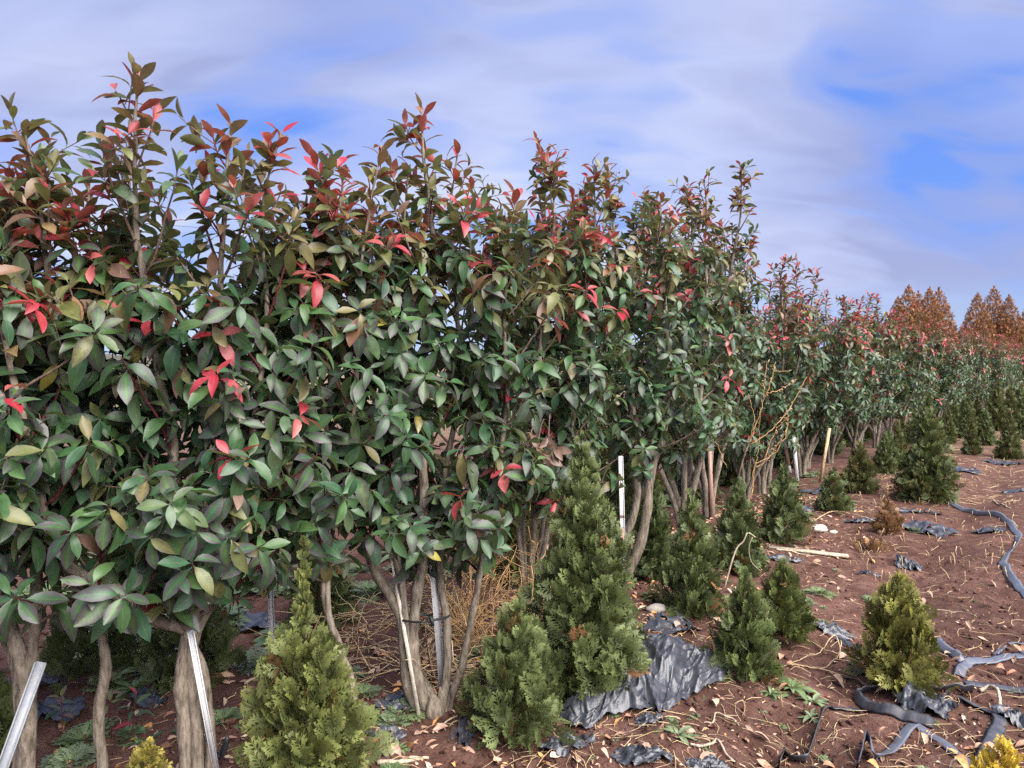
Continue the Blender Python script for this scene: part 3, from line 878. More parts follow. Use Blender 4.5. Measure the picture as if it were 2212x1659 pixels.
def conifers():
    def at(xv, yb, yt, wv):
        b = G(xv, yb); Y = b[1]
        return b, (yb - yt) * Y / FPX, wv * Y / FPX
    near = [
        (662, 1705, 1160, 285, "spire", (0.045, 0.062, 0.016), (0.135, 0.150, 0.042), 1.0, "young arborvitae with a thin spire, broad base, standing before the hedge", 0.075),
        (1113, 1578, 1297, 200, "egg", DK, LT_, 1.0, "short rounded arborvitae between the tied photinia clump and the tall cone", 0.070),
        (1258, 1482, 925, 252, "cone", DK, LT_, 1.05, "tall tapering arborvitae rising from the big black plastic sheet", 0.080),
        (1493, 1322, 1055, 132, "cone", DK2, LT_, 1.0, "dark green arborvitae with pale rock beside its foot, under the bowed trunk", 0.075),
        (1412, 1245, 1015, 95, "cone", DK2, LT2, 0.9, "shaded dark arborvitae standing against the bowed photinia trunk", 0.075),
        (1608, 1455, 1225, 150, "cone", DK, (0.100, 0.130, 0.038), 1.0, "young arborvitae at the end of the big black plastic sheet", 0.070),
        (1690, 1378, 1213, 112, "egg", (0.036, 0.056, 0.016), (0.115, 0.135, 0.036), 1.0, "small plump arborvitae close behind the one at the plastic sheet's end", 0.068),
        (1940, 1478, 1238, 160, "egg", YG0, YG1, 0.95, "yellow-green arborvitae standing alone on bare soil by the hoses", 0.072),
        (1592, 1232, 1025, 112, "cone", DK2, LT2, 0.9, "dark arborvitae at the foot of the tall dry stalks", 0.078),
        (1690, 1168, 1000, 110, "cone", DK, LT2, 0.9, "bushy arborvitae beside the bare wooden lath", 0.080),
    ]
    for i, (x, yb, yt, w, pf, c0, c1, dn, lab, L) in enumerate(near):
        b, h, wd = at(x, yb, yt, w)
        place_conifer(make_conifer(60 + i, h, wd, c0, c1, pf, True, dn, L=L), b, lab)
    mid = [
        (1800, 1102, 1010, 74, DK, LT2, "low wide arborvitae next to the leaning bamboo cane"),
        (1856, 1062, 950, 74, (0.05, 0.06, 0.02), (0.12, 0.12, 0.04), "arborvitae with a few straw stalks caught in its top"),
        (1918, 1018, 928, 64, DK2, LT2, "dark arborvitae half hidden behind the tallest free-standing cone"),
        (2001, 1082, 846, 112, DK, (0.10, 0.12, 0.036), "tallest free-standing arborvitae cone out on the open soil"),
    ]
    protos = []
    for i, (x, yb, yt, w, c0, c1, lab) in enumerate(mid):
        b, h, wd = at(x, yb, yt, w)
        protos.append((make_conifer(80 + i, h, wd, c0, c1, "cone", i == 3, 0.95, L=0.085 if i == 3 else 0.10), h))
        place_conifer(protos[-1][0], b, lab)
    far = make_conifer(90, 0.9, 0.42, DK, LT2, "cone", False, 0.8, L=0.11), make_conifer(91, 0.9, 0.40, (0.035, 0.05, 0.016), (0.10, 0.11, 0.034), "cone", False, 0.8, L=0.11)
    r = np.random.default_rng(3)
    for (x, yb, yt) in [(2099, 981, 901), (2128, 960, 876), (2179, 992, 881), (2153, 930, 821), (2181, 927, 830), (2204, 912, 825), (2212, 950, 886),
                        (2062, 941, 861), (2080, 938, 858), (2048, 950, 890), (1950, 984, 898), (1968, 1000, 915), (2110, 925, 850), (2030, 925, 862), (2236, 935, 830), (2232, 905, 830), (2140, 912, 838)]:
        b, h, _ = at(x, yb, yt, 10)
        k = int(r.integers(0, 2))
        place_conifer(far[k], b, "young arborvitae among the far rows at the hedge foot", "arborvitae in the far rows", r.random() * 6.28, h / 0.9)
    # behind the hedge, seen between the trunks
    back = [(203, 1462, 1262, 190, "shaded arborvitae behind the slim straight trunk"), (415, 1468, 1262, 186, "arborvitae right behind the thick twisted trunk"),
            (690, 1350, 1140, 140, "dark arborvitae behind the thin bent photinia stem"), (1122, 1258, 1070, 90, "olive arborvitae showing through the dry brush"),
            (-20, 1640, 1440, 110, "dark arborvitae beside the thick forked trunk")]
    for i, (x, yb, yt, w, lab) in enumerate(back):
        b, h, wd = at(x, yb, yt, w)
        c0, c1 = (DK, (0.075, 0.10, 0.03)) if i != 3 else ((0.05, 0.06, 0.016), (0.13, 0.13, 0.035))
        place_conifer(make_conifer(100 + i, h, wd, c0, c1, "egg", True, 0.8, L=0.085), b, lab)
    gold = make_conifer(110, 0.95, 0.62, (0.09, 0.095, 0.015), (0.26, 0.24, 0.045), "egg", False, 0.9, L=0.11)
    for i, q in enumerate([3.6, 5.2, 6.6, 8.2, 10.0, 12.0]):
        c = ROW_P + ROW_D * (q + 0.6) + ROW_N * (2.4 + 0.5 * (i % 2))
        place_conifer(gold, (c[0], c[1], float(gh(*c))), "golden-green conifer in the row behind the hedge", "golden conifers behind the hedge", i * 1.3, 0.9 + 0.12 * (i % 3))
    for i in range(16):
        c = ROW_P + ROW_D * (-1.5 + i * 1.25) + ROW_N * (4.2 + 0.3 * (i % 3))
        place_conifer(far[i % 2], (c[0], c[1], float(gh(*c))), "green conifer in the second row behind the hedge", "conifers in the second row behind the hedge", i * 0.9, 1.0 + 0.1 * (i % 3))
    for i, (x, y, sc_) in enumerate([(2.05, 9.1, 1.0), (2.75, 10.2, 1.1), (1.35, 8.3, 0.9), (3.6, 11.6, 1.1)]):
        place_conifer(gold, (x, y, float(gh(x, y))), "golden-green conifer in the row behind the hedge", "golden conifers behind the hedge", i * 2.1, sc_)
    olive = make_conifer(114, 0.75, 0.46, (0.075, 0.085, 0.018), (0.20, 0.20, 0.045), "egg", False, 0.9, L=0.10)
    for i in range(20):
        c = ROW_P + ROW_D * (2.3 + i * 0.62) + ROW_N * (1.35 + 0.35 * math.sin(i * 2.3))
        k = (i * 7) % 3
        place_conifer(olive if k == 0 else far[k - 1], (c[0], c[1], float(gh(*c))), ("olive-yellow" if k == 0 else "dark green" if k == 1 else "mid green") + " conifer close behind the hedge trunks", ("olive-yellow" if k == 0 else "dark green" if k == 1 else "mid green") + " conifers close behind the hedge", i * 1.7, 0.8 + 0.12 * (i % 4))
    path = np.array([(4.6, 9.4), (7.6, 13.2), (17.5, 24.8), (22, 30)]); arc = np.r_[0, np.cumsum(np.linalg.norm(np.diff(path, axis=0), axis=1))]
    q = 0.6; i = 0
    while q < arc[-1]:
        c = np.array([np.interp(q, arc, path[:, 0]), np.interp(q, arc, path[:, 1])]) + ROW_N * (0.15 * math.sin(i * 3.1) + 0.1)
        place_conifer(far[i % 2], (c[0], c[1], float(gh(*c))), "shaded young arborvitae lining the foot of the far hedge", "arborvitae lining the far hedge foot", i * 1.1, 0.62 + 0.1 * (i % 4))
        q += 0.75 + 0.3 * (i % 3); i += 1
    # golden tip close to the camera, and a tiny golden one by the trunks
    b = np.array([1.30, 1.98, float(gh(1.30, 1.98))])
    place_conifer(make_conifer(112, 0.50, 0.30, GO0, GO1, "egg", True, 1.1, L=0.060), b, "bright golden conifer next to the looped black hoses")
    b = G(318, 1700)
    place_conifer(make_conifer(113, 0.16, 0.13, YG0, (0.30, 0.24, 0.05), "egg", True, 1.2, L=0.045), b, "tiny golden conifer seedling at the foot of the twisted trunk")
    # bronzed conical trees far off beyond the hedge
    OR0, OR1 = (0.10, 0.055, 0.025), (0.34, 0.125, 0.045)
    br = [make_conifer(120 + i, 5.2, 2.9, OR0, OR1, "cone", False, 0.75, L=0.20, brown=0.25, fat=0.15, lumpy=0.25) for i in range(2)]
    for i, (x, yt, D) in enumerate([(1963, 615, 36), (1984, 628, 39), (2008, 620, 36), (2029, 620, 37), (2112, 632, 33), (2147, 617, 34), (2180, 636, 33), (2222, 655, 34), (1940, 640, 40)]):
        q = P(x, yt, D); z0 = float(gh(q[0], q[1]))
        place_conifer(br[i % 2], (q[0], q[1], z0), "tall orange-bronze conical tree rising beyond the hedge", "bronzed conical trees beyond the hedge", i * 0.8, (q[2] - z0) / 5.2)
conifers()

# ------------------------------------------------------------------ stakes and ties
def stakes():
    def stake(pts, Y0, Y1, w, mat, label, channel=True, t=None):
        b, tp = P(*pts[0], Y0), P(*pts[1], Y1)
        z = float(gh(b[0], b[1])); d = norm(tp - b)
        b = b - d * ((b[2] - z + 0.05) / max(0.2, d[2])) if b[2] > z - 0.05 else b
        o = empty("stake", (b[0], b[1], b[2])); tag(o, label, "stake")
        side = np.array([1.0, 0.25, 0])
        V, T = box_bar((0, 0, 0), tp - b, w, t or w * 0.18, side); mobj("web", npmesh("stake_web", V, T, mat=mat, smooth=False), o)
        if channel:
            dd = norm(tp - b); s_ = norm(side - dd * np.dot(side, dd)); m = np.cross(dd, s_)
            if m[1] > 0: m = -m
            for sg in (-1, 1):
                off = s_ * sg * (w / 2 + 0.0005) + m * w * 0.22
                V, T = box_bar(off + dd * 0.002, tp - b + off - dd * 0.002, 0.003, w * 0.42, s_)
                mobj("flange", npmesh("stake_flange", V, T, mat=mat, smooth=False), o)
        return o
    def gY(x, y): return G(x, y)[1]
    Y = 2.30
    stake([(-8, 1700), (90, 1430)], 2.32, 2.42, 0.030, M_STEEL, "broad galvanised stake leaning to the thick forked trunk")
    stake([(468, 1665), (412, 1362)], gY(468, 1665) - 0.04, gY(468, 1665) - 0.10, 0.018, M_STAKE, "narrow white stake leaning along the thick twisted trunk")
    stake([(590, 1455), (581, 1150)], gY(590, 1455), gY(590, 1455), 0.022, M_STAKE, "white channel stake standing behind the spired arborvitae")
    stake([(958, 1510), (928, 1140)], gY(958, 1510), gY(958, 1510) + 0.03, 0.028, M_STAKE, "wide white channel stake in the middle of the tied photinia clump")
    stake([(906, 1552), (842, 1180)], gY(906, 1552), gY(906, 1552) + 0.05, 0.015, M_PALEPLASTIC, "thin cream stake leaning outside the tied photinia clump", False, 0.008)
    stake([(1058, 1215), (1064, 1020)], gY(1058, 1245), gY(1058, 1245), 0.034, M_STAKE, "white stake behind the dry brush")
    Y = gY(1347, 1278)
    o = stake([(1347, 1278), (1340, 985)], Y, Y, 0.026, M_STAKE, "white stake with a rusty band before the bowed trunk")
    pa, pb = P(1345.0, 1190, Y) - np.array(o.location), P(1342.8, 1142, Y) - np.array(o.location)
    V, T = box_bar(pa, pb, 0.029, 0.017, np.array([1, .25, 0])); mobj("rust_band", npmesh("rust_band", V, T, mat=M_RUST, smooth=False), o)
    for (x0, y0, x1, y1, w, m, lab, ch) in [
        (1467, 1075, 1464, 900, 0.032, M_STAKE, "slim white stake beside the thick pale trunk before the golden conifers", True),
        (1538, 1120, 1532, 950, 0.036, M_RUST, "brown wooden stake between paired pale trunks", False),
        (1616, 1060, 1613, 900, 0.034, M_STAKE, "white and black stake behind the dry stalks", True),
        (1706, 1024, 1688, 910, 0.042, M_RUST, "rust red stake with a white foot leaning under the hedge", False),
        (1722, 1040, 1711, 915, 0.042, M_STAKE, "pale stake next to the rust red stake", False),
        (1771, 1045, 1792, 925, 0.032, M_STRAW, "straw coloured bamboo cane leaning out from the hedge", False)]:
        Y = gY(x0, y0)
        o = stake([(x0, y0), (x1, y1)], Y, Y, w, m, lab, ch, None if ch else w * 0.6)
        if "white foot" in lab:
            pa, pb = P(1706, 1022, Y) - np.array(o.location), P(1703.4, 1006, Y) - np.array(o.location)
            V, T = box_bar(pa, pb, w * 1.06, w * 0.68, np.array([1, .25, 0])); mobj("white_foot", npmesh("white_foot", V, T, mat=M_STAKE, smooth=False), o)
    # black tie round the clump
    Y = G(928, 1535)[1]
    ring = [P(858, 1338, Y), P(900, 1344, Y - 0.06), P(935, 1340, Y - 0.05), P(968, 1332, Y + 0.03), P(960, 1326, Y + 0.14), P(900, 1330, Y + 0.1), P(858, 1338, Y)]
    mb = MB(); mb.add(*tube(catmull(ring, 6), 0.005, 6)); 
    V, T = box_bar(P(930, 1333, Y - 0.06), P(936, 1352, Y - 0.06), 0.012, 0.008, np.array([1, 0, 0])); mb.add(V, T)
    tag(mobj("tree_tie", mb.mesh("tree_tie", M_TIE)), "black strap tied round the stems of the swollen-based clump", "strap")
    Y = G(1347, 1278)[1]
    ring = [P(1330, 1196, Y - .02), P(1345, 1199, Y - .05), P(1362, 1192, Y), P(1352, 1186, Y + .09), P(1334, 1188, Y + .08), P(1330, 1196, Y - .02)]
    V, T = tube(catmull(ring, 6), 0.005, 6)
    tag(mobj("tree_tie", npmesh("tree_tie", V, T, mat=M_TIE)), "black strap holding the bowed trunk to its stake", "strap")
    # black ribbon knot at the foot of the narrow stake
    b = G(462, 1650)
    V, T = tube(catmull([b + [-0.09, -0.02, 0.0], b + [-0.03, -0.03, 0.05], b + [0.03, 0, 0.03], b + [0.05, 0.0, 0.10], b + [0.01, 0.02, 0.02], b + [-0.05, 0.01, 0.01]], 6), 0.008, 5)
    tag(mobj("plastic_ribbon", npmesh("plastic_ribbon", V, T, mat=M_FILM)), "twisted black ribbon knotted at the foot of the narrow white stake", "ribbon")
stakes()

# ------------------------------------------------------------------ torn black plastic film
def film(center, sx, sy, rz, amp, seed, label, tilt=0.0, group=None, n=34, name="plastic_sheet"):
    r = np.random.default_rng(seed)
    u = np.linspace(-1, 1, n); U, W = np.meshgrid(u, u)
    ang = np.arctan2(W, U); rr = np.sqrt(U ** 2 + W ** 2)
    lim = 0.80 + 0.30 * vnoise(np.cos(ang) * 1.6 + seed, np.sin(ang) * 1.6, seed) + 0.26 * vnoise(np.cos(ang) * 5 + seed, np.sin(ang) * 5, seed + 1)
    x, y = U * sx / 2, W * sy / 2
    # pleats and crumples
    fx = vnoise(U * 1.7 + seed, W * 0.9, seed + 5)
    f = 1 - np.abs(vnoise((U + 0.7 * fx) * 2.1, W * 1.0 + seed, seed + 2)) * 4
    g = 1 - np.abs(vnoise(U * 2.6 + W * 2, W * 2.5 - U * 1.5 + seed, seed + 3)) * 4
    k = np.abs(vnoise(U * 9, W * 9 + seed, seed + 4)) * 2
    z = amp * np.clip(0.55 * np.clip(f, 0, 1) ** 1.4 + 0.40 * np.clip(g, 0, 1) ** 1.5 * (0.4 + fx + 0.5) + 0.08 * k, 0, 2)
    z = z + tilt * np.clip((W + 0.2), 0, 2) * sy / 2
    x = x + 0.3 * z * fx; y = y + 0.25 * z
    c, s = math.cos(rz), math.sin(rz)
    X, Y = center[0] + c * x - s * y, center[1] + s * x + c * y
    Z = gh(X, Y) + 0.003 + z * np.clip(1.25 - rr * 0.65, 0.25, 1)
    V = np.stack([X, Y, Z], -1).reshape(-1, 3) - np.array([center[0], center[1], 0])
    ok = (rr < lim)
    hole = vnoise(U * 2.4 + 3 * seed, W * 2.4, seed + 8) > 0.41
    ok &= ~hole
    i = (np.arange(n - 1)[:, None] * n + np.arange(n - 1)[None])
    m = ok[:-1, :-1] & ok[1:, :-1] & ok[:-1, 1:] & ok[1:, 1:]
    # keep the largest connected patch
    lab = np.zeros(m.shape, int); cur = 0; best = (0, 0)
    for a in range(m.shape[0]):
        for b in range(m.shape[1]):
            if m[a, b] and not lab[a, b]:
                cur += 1; st = [(a, b)]; lab[a, b] = cur; cnt = 0
                while st:
                    p, q = st.pop(); cnt += 1
                    for dp, dq in ((1, 0), (-1, 0), (0, 1), (0, -1)):
                        pp, qq = p + dp, q + dq
                        if 0 <= pp < m.shape[0] and 0 <= qq < m.shape[1] and m[pp, qq] and not lab[pp, qq]: lab[pp, qq] = cur; st.append((pp, qq))
                if cnt > best[0]: best = (cnt, cur)
    i = i[lab == best[1]]
    T = np.vstack([np.c_[i, i + 1, i + n + 1], np.c_[i, i + n + 1, i + n]])
    used = np.unique(T); mp = np.full(len(V), -1); mp[used] = np.arange(len(used))
    V, T = V[used], mp[T]
    V = V + r.normal(size=V.shape) * [0.0025, 0.0025, 0.0006] * min(1.0, sx / 0.3)
    o = mobj(name, npmesh(name, V, T, mat=M_FILM), loc=(center[0], center[1], 0))
    tag(o, label, "plastic sheet", group)
    return o

def films():
    # the big sheet draped below the tall cone
    n, m = 130, 74
    u = np.linspace(0, 1, n); v = np.linspace(0, 1, m); U, Vv = np.meshgrid(u, v)
    low = catmull([G(1212, 1562), G(1262, 1580), G(1330, 1556), G(1400, 1540), G(1435, 1545), G(1480, 1512), G(1545, 1490), G(1585, 1450)], 12)
    top = catmull([G(1228, 1540), G(1275, 1500), G(1330, 1465) , G(1375, 1430), G(1430, 1425), G(1500, 1430), G(1550, 1432), G(1582, 1436)], 12)
    tl, tt = np.linspace(0, 1, len(low)), np.linspace(0, 1, len(top))
    A = np.stack([np.interp(u, tl, low[:, k]) for k in range(3)], -1); B = np.stack([np.interp(u, tt, top[:, k]) for k in range(3)], -1)
    Q = A[None] * (1 - Vv[..., None]) + B[None] * Vv[..., None]
    hump = np.exp(-((U - 0.50) / 0.24) ** 2) * 0.105 * np.sin(np.pi * np.clip(Vv * 0.62, 0, 1)) ** 1.0 + 0.045 * np.exp(-((U - 0.2) / 0.2) ** 2) * np.sin(np.pi * Vv * 0.7)
    fold = 1 - np.abs(vnoise(U * 9 + 1.5 * Vv, Vv * 1.4 + 3, 71)) * 4
    fold2 = 1 - np.abs(vnoise(U * 22 - 4 * Vv, Vv * 7, 72)) * 4
    z = hump + 0.055 * np.clip(fold, 0, 1) ** 1.6 * np.sin(np.pi * np.clip(Vv * 0.8 + 0.12, 0, 1)) + 0.02 * np.clip(fold2, 0, 1) ** 1.5
    wu = U + 0.05 * vnoise(U * 5, Vv * 4, 76); wv = Vv + 0.12 * vnoise(U * 6, Vv * 3, 77)
    for (fu, fv, am, sd_) in ((6.0, 1.6, 0.022, 78), (3.0, 3.2, 0.020, 79), (13.0, 6.0, 0.005, 80)):
        rg_ = np.clip(1 - np.abs(vnoise(wu * fu + wv * fv * 0.5, wv * fv - wu * fu * 0.3, sd_)) * 5, 0, 1)
        z = z + am * rg_ ** 2.2 * (0.35 + 0.65 * np.sin(np.pi * np.clip(Vv * 0.9 + 0.05, 0, 1)))
    edge = vnoise(U * 26, U * 0, 73) * 0.035 + vnoise(U * 60, U * 0, 74) * 0.018
    Q[..., 1] += edge * (1 - Vv) ; Q[..., 0] += vnoise(Vv * 12, Vv * 0, 75) * 0.03 * (np.abs(U - 0.5) * 2) ** 3
    Q[..., 2] = gh(Q[..., 0], Q[..., 1]) + 0.003 + z
    o0 = np.array([*Q.mean((0, 1))[:2], 0])
    V = (Q - o0).reshape(-1, 3); i = (np.arange(m - 1)[:, None] * n + np.arange(n - 1)[None]).ravel()
    T = np.vstack([np.c_[i, i + 1, i + n + 1], np.c_[i, i + n + 1, i + n]])
    tag(mobj("plastic_sheet", npmesh("plastic_sheet", V, T, mat=M_FILM), loc=o0), "largest crumpled black plastic sheet draped at the foot of the tall cone", "plastic sheet")
    L = [  # x, y, width, depth, turn, height, label
        (1228, 1615, 0.20, 0.16, 0.3, 0.05, "small crumpled black plastic scrap below the left end of the big sheet"),
        (1388, 1640, 0.24, 0.12, -0.2, 0.045, "torn black plastic strip with pointed ends below the big sheet"),
        (1405, 1560, 0.14, 0.09, 0.5, 0.03, "little torn black scrap tucked under the big sheet's lower edge"),
        (1002, 1585, 0.11, 0.24, 0.1, 0.03, "black plastic tongue between the swollen root base and the rounded arborvitae"),
        (832, 1590, 0.17, 0.13, 0.4, 0.05, "black scrap on soil between the bent stem and the tied clump"),
        (870, 1520, 0.22, 0.16, -0.3, 0.04, "black plastic pressed around the roots of the tied clump"),
        (122, 1540, 0.30, 0.18, -0.3, 0.05, "crinkled black plastic between the forked trunk and the slim trunk"),
        (325, 1512, 0.14, 0.16, 0.8, 0.045, "black plastic scrap left of the twisted trunk"),
        (548, 1352, 0.28, 0.30, 0.2, 0.06, "black plastic heap behind the white channel stake"),
        (300, 1385, 0.24, 0.2, 0.0, 0.05, "black plastic beyond the slim trunk between two shaded arborvitae"),
        (1965, 1225, 0.22, 0.17, 0.4, 0.07, "black plastic flap standing up from open soil"),
        (2003, 1145, 0.52, 0.34, 0.2, 0.07, "wide black plastic patch below the dead brown conifer"),
        (1972, 1110, 0.50, 0.22, -0.1, 0.06, "long black plastic patch beside the dead brown conifer"),
        (2138, 1148, 0.36, 0.20, 0.3, 0.05, "black plastic scrap inside the bend of the long grey hose"),
        (1792, 1364, 0.26, 0.10, -0.3, 0.05, "black plastic strip right of the plump arborvitae"),
        (1856, 1402, 0.12, 0.26, 0.5, 0.04, "narrow black plastic strip running to the yellow-green arborvitae"),
        (1866, 1452, 0.16, 0.10, 0.2, 0.045, "black plastic corner at the foot of the yellow-green arborvitae"),
        (2005, 1522, 0.28, 0.20, 0.2, 0.09, "crumpled black plastic heap inside the hose loop"),
        (2184, 1555, 0.16, 0.12, 0.1, 0.06, "black scrap by the curved pale root"),
        (1878, 1240, 0.20, 0.07, 0.1, 0.03, "thin black plastic sliver on open soil"),
        (1690, 1214, 0.30, 0.14, 0.0, 0.05, "black plastic crumple below the wooden lath"),
        (1535, 1298, 0.14, 0.20, 0.0, 0.04, "black plastic by the foot of the dark green arborvitae"),
        (1452, 1358, 0.34, 0.24, 0.4, 0.05, "flat black plastic patch behind the big sheet"),
        (1528, 1655, 0.18, 0.08, 0.0, 0.04, "black scrap lying before the flat hoses"),
        (2074, 1014, 0.62, 0.40, 0.5, 0.05, "greyed plastic strips near the far arborvitae rows"),
        (2168, 1004, 0.70, 0.34, 0.0, 0.06, "folded black plastic among straw by the far rows"),
        (2198, 1062, 0.40, 0.22, 0.0, 0.05, "black plastic scrap on the open soil past the hose bend"),
        (1770, 1065, 0.5, 0.3, 0.3, 0.05, "black plastic under the leaning bamboo cane"),
        (1720, 1105, 0.42, 0.2, 0.2, 0.05, "black plastic right of the bushy arborvitae"),
        (1860, 1128, 0.3, 0.14, 0.0, 0.04, "black strip left of the dead brown conifer"),
        (60, 1480, 0.3, 0.2, 0.2, 0.05, "black plastic behind the broad galvanised stake"),
        (1245, 1340, 0.3, 0.25, 0.2, 0.05, "black plastic behind the tall tapering arborvitae"),
    ]
    for k, (x, y, sx, sy, rz, amp, lab) in enumerate(L):
        film(G(x, y), sx * 1.25, sy * 1.35, rz, amp, 200 + 7 * k, lab)
films()

# ------------------------------------------------------------------ flat irrigation hoses
def hose(pts, w, mat, label, name="flat_hose", thick=0.005, n=9):
    w = w * 1.12
    """pts: (x, y in picture units on the ground, roll 0 flat .. 1 on edge, lift)"""
    W, R_, Lf = [], [], []
    for p in pts:
        g = G(p[0], p[1]); W.append(g); R_.append(p[2] if len(p) > 2 else 0.0); Lf.append(p[3] if len(p) > 3 else 0.0)
    W = np.array(W); K = np.c_[W, R_, Lf]
    c = np.vstack([catmull(K[i:i + 2], n)[:-1] for i in range(len(K) - 1)] + [K[-1:]])
    for _ in range(2): c[1:-1] = 0.25 * c[:-2] + 0.5 * c[1:-1] + 0.25 * c[2:]
    pt, roll, lift = c[:, :3], np.clip(c[:, 3], -1.2, 1.2) * math.pi / 2, np.maximum(c[:, 4], 0)
    tg = np.gradient(pt, axis=0); tg[:, 2] = 0; tg = norm(tg)
    sd = np.c_[-tg[:, 1], tg[:, 0], np.zeros(len(tg))]
    a = sd * np.cos(roll)[:, None] + UP * np.sin(roll)[:, None]
    b = np.cross(tg, a)
    g = gh(pt[:, 0], pt[:, 1])
    zc = np.maximum.reduce([gh(pt[:, 0] + sd[:, 0] * k * w / 2, pt[:, 1] + sd[:, 1] * k * w / 2) for k in (-1, 0, 1)])
    pt[:, 2] = np.where(np.abs(np.sin(roll)) > 0.5, g, zc) + np.abs(np.sin(roll)) * w / 2 + thick * 0.3 + lift
    prof = [(-1, 0), (-0.55, 0.9), (0, 1.15), (0.55, 0.9), (1, 0), (0.55, -0.9), (0, -1.15), (-0.55, -0.9)]
    V = np.stack([pt + a * (x * w / 2) + b * (y * thick / 2) for x, y in prof], 1)
    ns, L = len(prof), len(pt); V = V.reshape(-1, 3)
    i = np.arange(L - 1)[:, None] * ns; j = np.arange(ns)[None]; k = (j + 1) % ns
    A, B, C_, D = (i + j).ravel(), (i + k).ravel(), (i + ns + k).ravel(), (i + ns + j).ravel()
    T = np.vstack([np.c_[A, C_, B], np.c_[A, D, C_]])
    o0 = np.array([pt[:, 0].mean(), pt[:, 1].mean(), 0]); V = V - o0
    tag(mobj(name, npmesh(name, V, T, mat=mat), loc=o0), label, "hose")

def Z3(zx, zy): return 1426 + 0.438 * zx, 933 + 0.438 * zy
def hoses():
    def z(*pp): return [(*Z3(p[0], p[1]), *p[2:]) for p in pp]
    hose(z((1545, 1298, .75), (1400, 1286, .5), (1200, 1278, .5), (1050, 1290, .55), (955, 1318, .8), (985, 1352, .6), (1080, 1385, .5), (1210, 1425, .45), (1350, 1462, .4)), 0.050, M_HOSE, "black flat hose bent in a long standing loop before the yellow-green arborvitae")
    hose(z((985, 1372, .1), (900, 1372, .1), (825, 1365, .2), (800, 1410, .8), (780, 1480, .9), (750, 1570, .9), (722, 1648, .8), (660, 1635, .5), (605, 1600, .7), (585, 1680, .9)), 0.046, M_HOSE, "black flat hose running crooked from the loop toward the small scraps")
    hose(z((1245, 1452, .15), (1180, 1530, .15), (1110, 1600, .2), (1062, 1650, .6, .01), (1040, 1590, .9, .02), (1018, 1545, 1., .02), (995, 1610, .9, .01), (970, 1690, .8)), 0.046, M_HOSE2, "greyish flat hose with a sharp upright fold")
    hose(z((1262, 1452, .1), (1340, 1505, .1), (1430, 1570, .15), (1510, 1640, .2), (1560, 1700, .2)), 0.036, M_HOSE2, "greyed flat hose slanting down toward the golden conifer")
    hose(z((1570, 1700, .2), (1620, 1560, .2), (1680, 1440, .2), (1660, 1405, .1), (1590, 1372, .15), (1480, 1318, .2)), 0.050, M_HOSE, "wide black flat hose folded at a corner by the pale root")
    hose(z((1505, 1248, .1), (1600, 1258, .1), (1720, 1272, .15), (1900, 1290, .1)), 0.046, M_HOSE, "straight black flat hose end on soil above the loop")
    hose(z((1358, 1048, .3), (1420, 1095, .4), (1475, 1138, .5), (1510, 1155, .3), (1600, 1138, .15), (1710, 1115, .1), (1830, 1095, .1)), 0.048, M_HOSE2, "grey flat hose bent beside the yellow-green arborvitae")
    hose(z((1470, 1210, .1), (1485, 1175, .15), (1520, 1150, .2)), 0.046, M_HOSE2, "short stub of grey flat hose at the bend")
    hose(z((1390, 338, .2), (1450, 372, .2), (1540, 402, .6), (1680, 432, .6), (1735, 470, .3), (1768, 520, .2), (1755, 565, .5), (1700, 620, .3), (1685, 655, .2), (1715, 710, .4), (1760, 765, .2), (1810, 830, .2)), 0.055, M_HOSE2, "long grey flat hose winding across the open red soil")
    hose([(2212, 1390, .1), (2170, 1400, .1), (2150, 1415, .2)], 0.03, M_HOSE2, "short grey hose piece left of the long hose run")
hoses()

# ------------------------------------------------------------------ dry brush, stalks, roots, sticks
def zig(r, p, d, L, n, wob):
    pts = [p]
    for k in range(n):
        d = norm(d + r.normal(size=3) * wob); q = pts[-1] + d * L / n
        q[2] = max(q[2], float(gh(q[0], q[1])) + 0.004); pts.append(q)
    return np.array(pts)

